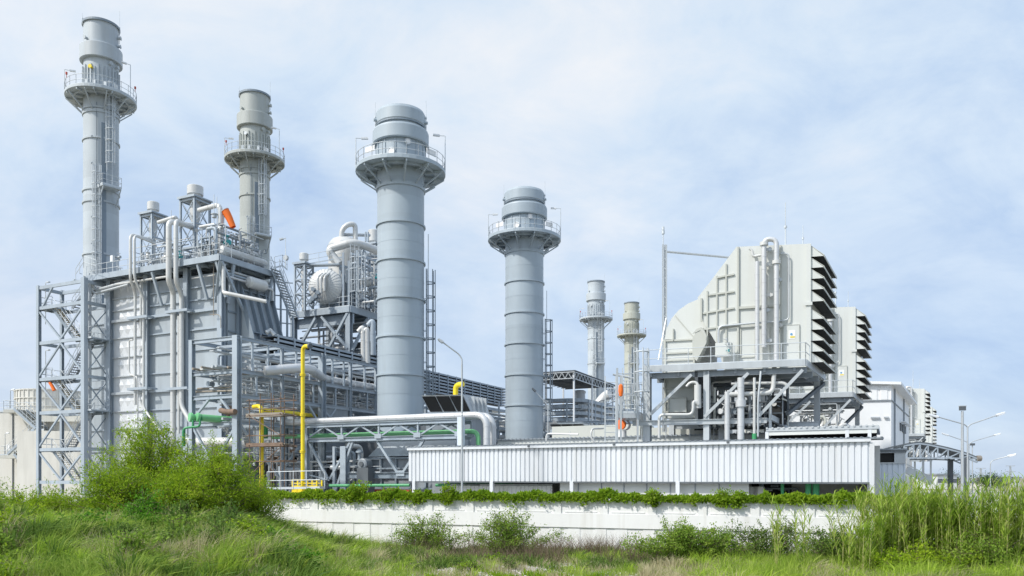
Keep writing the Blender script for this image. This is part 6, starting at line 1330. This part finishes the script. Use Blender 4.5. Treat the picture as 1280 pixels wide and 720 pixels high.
for k in range(12):
    px = sp_r.uniform(480,980); D = sp_r.uniform(30.5,35.5); b = at(px,D); lm = (L_HEDGE,L_SHRUB,L_WEED)[k % 3]
    bush('scrub_plant', 'small green weed plant on the gravelly ground before the wall shrubs', 'scrub plant', b, 8, (.5*sp_r.uniform(.5,1.2),.35), sp_r.uniform(.25,.55), lm, .08, .05, 9, 4, .25, 'weed plants on the gravel', 450+k, start=.1, stemr=.007)
# bare twiggy undergrowth (uncountable)
def strands(name, label, cat, pts, hmin, hmax, lm, wid, lean=.35, curve=.5, seed=3, z=None):
    g = np.random.default_rng(seed); n = len(pts); h = g.uniform(hmin,hmax,(n,1)); a = g.uniform(0,2*np.pi,n); d = np.stack([np.cos(a),np.sin(a),0*a],1)*g.uniform(.1,1,(n,1))*lean
    s = unit(np.stack([g.normal(size=n),g.normal(size=n)*.3,0*a],1))*wid*g.uniform(.6,1.4,(n,1)); up = np.array([0,0,1.])
    p0 = pts; p1 = pts+up*h*.5+d*h*.35; p2 = pts+up*h*(1-.25*curve*np.linalg.norm(d,axis=1,keepdims=True))+d*h*(1+curve*.3)
    V = np.stack([p0-s,p0+s,p1-s*.8,p1+s*.8,p2-s*.12,p2+s*.12],1).reshape(-1,3); i = np.arange(n)[:,None]*6
    Fq = np.concatenate([i+np.array([[0,1,3,2]]), i+np.array([[2,3,5,4]])],0); o = mesh_np(name, V, Fq, lm); tag(o, label, cat, None, 'stuff'); return o
def scatter(n, px0, px1, D0, D1, seed, dens=None):
    g = np.random.default_rng(seed); out = []
    px = g.uniform(px0,px1,n*4); D = np.sqrt(g.uniform(D0*D0,D1*D1,n*4)); x = (px-CX)/FPX*D
    keep = np.ones(len(x), bool)
    wd_ = (x-WB.x)*(-wr.y)+(D-WB.y)*wr.x; keep &= wd_ < -.15     # stay outside the wall
    if dens is not None: keep &= g.uniform(0,1,len(x)) < dens(px,D,x)
    x, D = x[keep][:n], D[keep][:n]; return np.stack([x,D,terrain(x,D)-.02],1)
def pat(x, y, s=1., o=0.): return .5+.25*(np.sin(x*1.1*s+1.3+o)*np.cos(y*.9*s+o)+np.sin(x*2.3*s+y*1.7*s+o)*.7+np.cos(x*.45*s-y*.6*s+2+o)*.6)
edge = lambda px, D, x, D0, w, f=1.: np.clip((D-D0-w*(pat(x*f,D*.0+px*.01,2.1,1.7)-.5)*2)/.8, 0, 1)     # ragged near edge of a stand
def strip(px, D, x):      # the bare gravelly strip
    Dc = np.interp(px,[280,350,420,500,650,900],[22.5,24.5,29.,31.8,32.2,32.6]); return np.exp(-((D-Dc)/1.75)**2)*np.clip(pat(x,D*.5,.8,3)*2.4,0.45,1)*sstep(270,330,px)*(1-sstep(850,960,px))
GL = lambda px, D, x: np.clip(pat(x,D,.9)*1.7-.2,.05,1)*(1-sstep(440,530,px)*.8)*(1-.97*strip(px,D,x))
def put(name, label, cat, n, px0, px1, D0, D1, seed, dens, h0, h1, ms, wid, lean, curve): return strands(name, label, cat, scatter(n,px0,px1,D0,D1,seed,dens), h0, h1, ms, wid, lean, curve, seed+500)
put('grass', 'long green grass covering the mound', 'grass', 70000, -60, 520, 15.5, 43, 61, GL, .2, .62, L_GRASS, .011, .85, 1.)
put('grass', 'short fine grass carpet under the long grass of the mound', 'grass', 60000, -60, 560, 15.5, 43, 62, lambda px,D,x: (1-sstep(470,545,px)*.7)*(1-.93*strip(px,D,x)), .08, .26, L_GRASS, .011, .8, .8)
put('weeds', 'dark leafy weeds in patches on the mound', 'weeds', 26000, -60, 470, 16, 40, 75, lambda px,D,x: np.clip(pat(x,D,1.6,4.4)*3-2.0,0,1), .1, .5, L_WEED, .028, 1.1, .7)
put('dry_grass', 'pale dry grass tufts on the mound', 'grass', 22000, -60, 480, 15.5, 42, 65, lambda px,D,x: np.clip(pat(x,D,1.3,5)*3-1.85,.0,1), .2, .65, L_DRY, .008, .8, .9)
put('grass', 'short patchy grass across the front of the waste ground', 'grass', 15000, 400, 1000, 29, 40, 63, lambda px,D,x: np.clip(pat(x,D,1.1,2)*2.2-.85,.0,1)*(1-.95*strip(px,D,x)), .08, .34, L_GRASS, .010, .7, .6)
put('grass', 'mixed green grass in front of the reeds', 'grass', 42000, 860, 1340, 24, 34, 66, lambda px,D,x: np.clip(pat(x,D,1.2,2)*1.8-.35,.03,1)*sstep(860,960,px), .12, .5, L_GRASS, .011, .75, .7)
put('dry_grass', 'straw coloured grass patches in front of the reeds', 'grass', 22000, 800, 1340, 24, 34, 67, lambda px,D,x: np.clip(pat(x,D,1.4,6)*2.4-1.1,.0,1), .15, .6, L_DRY, .008, .7, .8)
put('dry_grass', 'thin dry grass along the gravel', 'grass', 14000, 330, 1000, 29.5, 39, 68, lambda px,D,x: np.clip(pat(x,D,1.5,1)*2-.8,.0,1), .12, .45, L_DRY, .007, .75, .7)
put('tall_grass', 'bright upright grass tufts in front of the dark shrubs', 'grass', 11000, 900, 1340, 26, 32, 69, lambda px,D,x: np.clip(pat(x,D,1.3,3)*3-1.6,.0,1), .4, 1.0, L_REED, .012, .45, .7)
put('twigs', 'bare brown twiggy undergrowth along the foot of the wall', 'undergrowth', 6500, 480, 1120, 33, 39.5, 71, lambda px,D,x: np.clip(pat(x,D,1.5,4)*2.6-1.,.0,1)*(.25+np.exp(-((px-760)/170.)**2)), .3, 1.25, L_TWIG, .006, .95, .4)
put('weeds', 'mid green weeds growing through the twigs by the wall', 'weeds', 12000, 470, 1100, 32, 39.5, 72, lambda px,D,x: np.clip(pat(x,D,1.7,2.4)*2.4-.9,.0,1), .1, .6, L_DARK, .022, 1., .6)
put('weeds', 'low bright green weeds scattered on the gravel', 'weeds', 7000, 300, 1000, 29, 34, 73, lambda px,D,x: np.clip(pat(x,D,1.9,7)*3-1.7,0,1), .06, .28, L_HEDGE, .03, 1., .6)
def tufts(name, label, cat, n, px0, px1, D0, D1, seed, dens, nb, rad, h0, h1, ms, wid, out):      # tussocks: blades arching out of common roots
    c = scatter(n,px0,px1,D0,D1,seed,dens); g = np.random.default_rng(seed+9); k = len(c); sz = g.uniform(.5,1.25,(k,1)); cc = np.repeat(c,nb,0); zz_ = np.repeat(sz,nb,0); N_ = len(cc)
    a = g.uniform(0,2*np.pi,(N_,1)); q = g.uniform(0,1,(N_,1))**.7; rd = np.concatenate([np.cos(a),np.sin(a),0*a],1); h = g.uniform(h0,h1,(N_,1))*zz_; up = np.array([0,0,1.])
    wnd = np.array([.10,.03,0]); p0 = cc+rd*q*rad*zz_; p1 = p0+up*h*.6+(rd*q*out*.45+wnd)*h; p2 = p0+up*h*(1-.35*q*out)+(rd*q*out*1.15+wnd*2)*h
    s_ = unit(np.cross(rd,up)+g.normal(size=(N_,3))*.5)*wid*g.uniform(.6,1.4,(N_,1)); V = np.stack([p0-s_,p0+s_,p1-s_*.8,p1+s_*.8,p2-s_*.1,p2+s_*.1],1).reshape(-1,3); i = np.arange(N_)[:,None]*6
    tag(mesh_np(name, V, np.concatenate([i+np.array([[0,1,3,2]]), i+np.array([[2,3,5,4]])],0), ms), label, cat, None, 'stuff')
tufts('grass_tussocks', 'dark green arching grass tussocks on the mound', 'grass', 420, -60, 470, 16, 42, 171, lambda px,D,x: pat(x,D,1.3,2)*(1-sstep(400,470,px)*.7)*(1-strip(px,D,x)), 75, .22, .35, .95, L_GRASS, .010, .95)
tufts('grass_tussocks', 'bright green grass tussocks on the mound', 'grass', 330, -60, 480, 16, 42, 172, lambda px,D,x: np.clip(pat(x,D,1.1,5)*2-.6,0,1)*(1-sstep(400,480,px)*.6)*(1-strip(px,D,x)), 70, .2, .3, .8, L_GRASS2, .010, .9)
tufts('dry_tussocks', 'pale seeding dry grass tussocks on the mound', 'grass', 210, -60, 480, 16, 42, 173, lambda px,D,x: np.clip(pat(x,D,1.2,7)*2.4-1,0,1), 60, .2, .4, .95, L_DRY, .007, .7)
tufts('weed_tussocks', 'dark broad leaved weed clumps on the mound', 'weeds', 210, -60, 450, 16, 40, 174, lambda px,D,x: np.clip(pat(x,D,1.5,9)*2.4-.8,0,1), 110, .5, .15, .75, L_WEED, .026, .9)
tufts('grass_tussocks', 'bright green grass tussocks in front of the reeds', 'grass', 260, 850, 1340, 25, 33.5, 175, lambda px,D,x: np.clip(pat(x,D,1.3,5)*2-.6,0,1), 60, .22, .3, .95, L_GRASS2, .010, .8)
tufts('dry_tussocks', 'pale dry grass tussocks in front of the reeds', 'grass', 190, 820, 1340, 25, 33.5, 176, lambda px,D,x: np.clip(pat(x,D,1.4,8)*2.4-.9,0,1), 60, .2, .3, .75, L_DRY, .007, .85)
tufts('grass_tussocks', 'mixed green tussocks between gravel and wall', 'grass', 150, 330, 900, 30, 39.5, 177, lambda px,D,x: np.clip(pat(x,D,1.5,3)*2-.7,0,1)*(1-strip(px,D,x)), 50, .2, .2, .6, L_GRASS2, .010, .9)
# gravel
g = np.random.default_rng(81); pp = scatter(26000,270,980,21,38.,82,strip); n = len(pp); sz = g.uniform(.015,.065,(n,1,1))
oc = np.array([[1,0,0],[0,1,0],[-1,0,0],[0,-1,0],[0,0,.8],[0,0,-.8]]); V = (pp[:,None,:]+oc[None]*sz*g.uniform(.6,1.3,(n,6,1))+np.array([0,0,.02])).reshape(-1,3)
fa_ = np.array([[0,1,4],[1,2,4],[2,3,4],[3,0,4],[1,0,5],[2,1,5],[3,2,5],[0,3,5]]); Fq = (np.arange(n)[:,None,None]*6+fa_[None]).reshape(-1,3)
GRV = leafmat('gravel_stones', [(.34,.32,.29),(.46,.44,.41),(.60,.58,.55)], .9, .0, .8)
tag(mesh_np('gravel', V, Fq, GRV), 'pale loose gravel strip across the front of the waste ground', 'gravel', None, 'stuff')
# hedge along the wall top
def hedge():
    g = np.random.default_rng(91); n = 34000; x = g.uniform(wl-1, 1.0, n*2)
    bc_ = g.uniform(wl-1,1.,70); bh_ = g.uniform(.02,.34,70)**1.2; bw_ = g.uniform(.15,.6,70); prof = .10+np.max(bh_[None]*np.exp(-((x[:,None]-bc_[None])/bw_[None])**2),1)+.12*np.maximum(0,np.sin(x*.83+1)*np.sin(x*.31))**2; keep = g.uniform(0,1,len(x)) < .8+.2*pat(x,x*.2,2.); x = x[keep][:n]; prof = prof[keep][:n]; n = len(x)
    a = g.uniform(-.35,np.pi,n); r = np.sqrt(g.uniform(.25,1,n)); y = .12-np.cos(a)*r*.36; z = WT+.05+np.sin(a)*r*prof*1.25
    drop = (g.uniform(0,1,n) < .05*(pat(x,x*.5,1.1,3) > .55)); y = np.where(drop,-.2+g.normal(size=n)*.06,y); z = np.where(drop, WT-g.uniform(0,.45,n)*pat(x,x*.5,1.1,3), z)
    w = np.array([tuple(WF.w((x[i],y[i],z[i]))) for i in range(n)]); root = thing('hedge', 'bright green clipped hedge spilling over the top of the white wall', 'hedge', tuple(WF.w((-12,.3,.5))))
    d = unit(g.normal(size=(n,3))+np.array([0,-.5,.4])); V, Fq = leaf_quads(w, d, .155, .10); mesh_np('foliage', V, Fq, L_HEDGE, root, tuple(WF.w((-12,.3,.5))))
    m = M(WF); 
    for xx in np.arange(wl-.8,1,.45): m.tube([(xx,.35,.5),(xx+.1,.3,WT-.2),(xx+.2*math.sin(xx*7),.1,WT+.2)], .02, 4, False)
    m.build('stems', BARK, root)
hedge()
for k, (px, h, w) in enumerate(((441,.55,.35),(454,.8,.55),(487,.5,.4),(523,.4,.35),(563,.85,.5),(820,.55,.45),(903,.4,.3),(921,.45,.35))):
    xx = WF.fx(px,.1); b = np.array(WF.w((xx,-.05,WT-.25))); bush('hedge_shrub', ['leafy sprig rising from the hedge just before the big ducts','round leafy tuft on the hedge before the ribbed exhaust duct','small leafy tuft on the hedge before the red base','low leafy tuft on the hedge by the first shed post','round leafy clump on the hedge at the foot of the street lamp','leafy clump on the hedge under the middle of the shed','small pointed tuft on the hedge before the dark undercroft','second pointed tuft on the hedge before the dark undercroft'][k], 'shrub', b, 16, (w,.3), h+.35, L_HEDGE, .12, .08, 14, 5, .28, 'tufts standing up out of the hedge', 100+k, start=.1)
# reeds
def reed_clump(label, px, D, n, sp, h, seed, gname='clumps of tall reeds'):
    g = np.random.default_rng(seed); b = at(px,D); root = thing('reed_clump', label, 'reeds', tuple(b), gname); C0_, C1_, Vs, Fs = [], [], [], 0; m = M(); P_, D_ = [], []
    for i in range(n):
        q = b+np.array([g.normal()*sp,g.normal()*sp*.7,0]); q[2] = gz_(q[0],q[1]); hh = h*g.uniform(.6,1.06); ln = np.array([g.normal()*.08,g.normal()*.08,1.]); t = q+ln*hh
        m.wtube([Vector(q),Vector((q+t)/2),Vector(t)], .014, 4, False, .006)
        k = g.integers(20,34); s = np.sort(g.uniform(.12,1.,(k,1)),0); P_.append(q+(t-q)*s); a = g.uniform(0,2*np.pi,k); D_.append(unit(np.stack([np.cos(a)*.55,np.sin(a)*.55,.75+0*a],1)))
    m.build('canes', L_CANE, root); c = np.concatenate(P_); d = np.concatenate(D_); nn = len(c); L_ = g.uniform(.28,.62,(nn,1)); s = unit(np.cross(d,np.array([0,0,1.])))*.017
    p1 = c+d*L_*.55; d2 = unit(d+np.array([0,0,-.75])*g.uniform(.2,1.1,(nn,1))); p2 = p1+d2*L_*.5
    V = np.stack([c-s*.6,c+s*.6,p1-s,p1+s,p2-s*.1,p2+s*.1],1).reshape(-1,3); i = np.arange(nn)[:,None]*6; Fq = np.concatenate([i+np.array([[0,1,3,2]]), i+np.array([[2,3,5,4]])],0)
    mesh_np('leaves', V, Fq, L_REED, root, b); return root
RL = [('slender reed tuft in front of the shed beside the dark undercroft',974,28.5,5,.12,2.9),('slender reed tuft in front of the green standpipes',1001,28.5,5,.13,2.75),('reed clump before the open end of the shed',1062,29,8,.25,3.0),
 ('thick reed clump at the corner of the shed',1104,29,46,.6,3.0),('tall reed clump before the annex wall',1135,29.5,52,.55,3.3),('tall reed clump beneath the carport',1163,29,50,.55,3.0),
 ('reed clump before the floodlight mast',1192,28.5,44,.55,3.05),('reed clump between lamp posts and pylons',1222,29,40,.55,2.75),('reed clump before the distant pylons',1250,28,46,.5,3.1),('outermost tall reed clump past the last pylon',1281,28,50,.5,3.2),('low sparse reed clump under the shed corner',1088,28,12,.35,2.3)]
for k, (lb, px, D, n, sp_2, h) in enumerate(RL): reed_clump(lb, px, D, int(n*(1.7 if n > 10 else 1.3)), sp_2, h, 200+k)
# far trees
def far_tree(label, px, D, h, w, seed):
    g = np.random.default_rng(seed); b = at(px,D); b[2] = 0; root = thing('far_tree', label, 'tree', tuple(b), 'distant trees by the low buildings'); m = M(); m.wtube([Vector(b),Vector(b+np.array([0,0,h*.7]))], h*.03, 6, True, h*.01)
    for i in range(6): a = g.uniform(0,6.28); m.wtube([Vector(b+np.array([0,0,h*.35])),Vector(b+np.array([math.cos(a)*w*.4,math.sin(a)*w*.4,h*g.uniform(.5,.85)]))], h*.012, 4)
    m.build('trunk', BARK, root); cl_ = b+np.stack([g.normal(size=16)*w*.3,g.normal(size=16)*w*.3,h*g.uniform(.35,.95,16)],1); c = (cl_[:,None]+g.normal(size=(16,110,3))*w*.13).reshape(-1,3); V, Fq = leaf_quads(c, unit(g.normal(size=c.shape)), h*.07, h*.045); mesh_np('crown', V, Fq, L_TREE, root, b)
for k, (px, D, h, w, lb) in enumerate(((1232,230,5.0,6,'dark far tree beneath the first pylon'),(1243,240,4.2,6,'lower dark far tree beside the grey far building'),(1192,300,5,9,'dim far tree behind the carport post'))): far_tree(lb, px, D, h, w, 300+k)
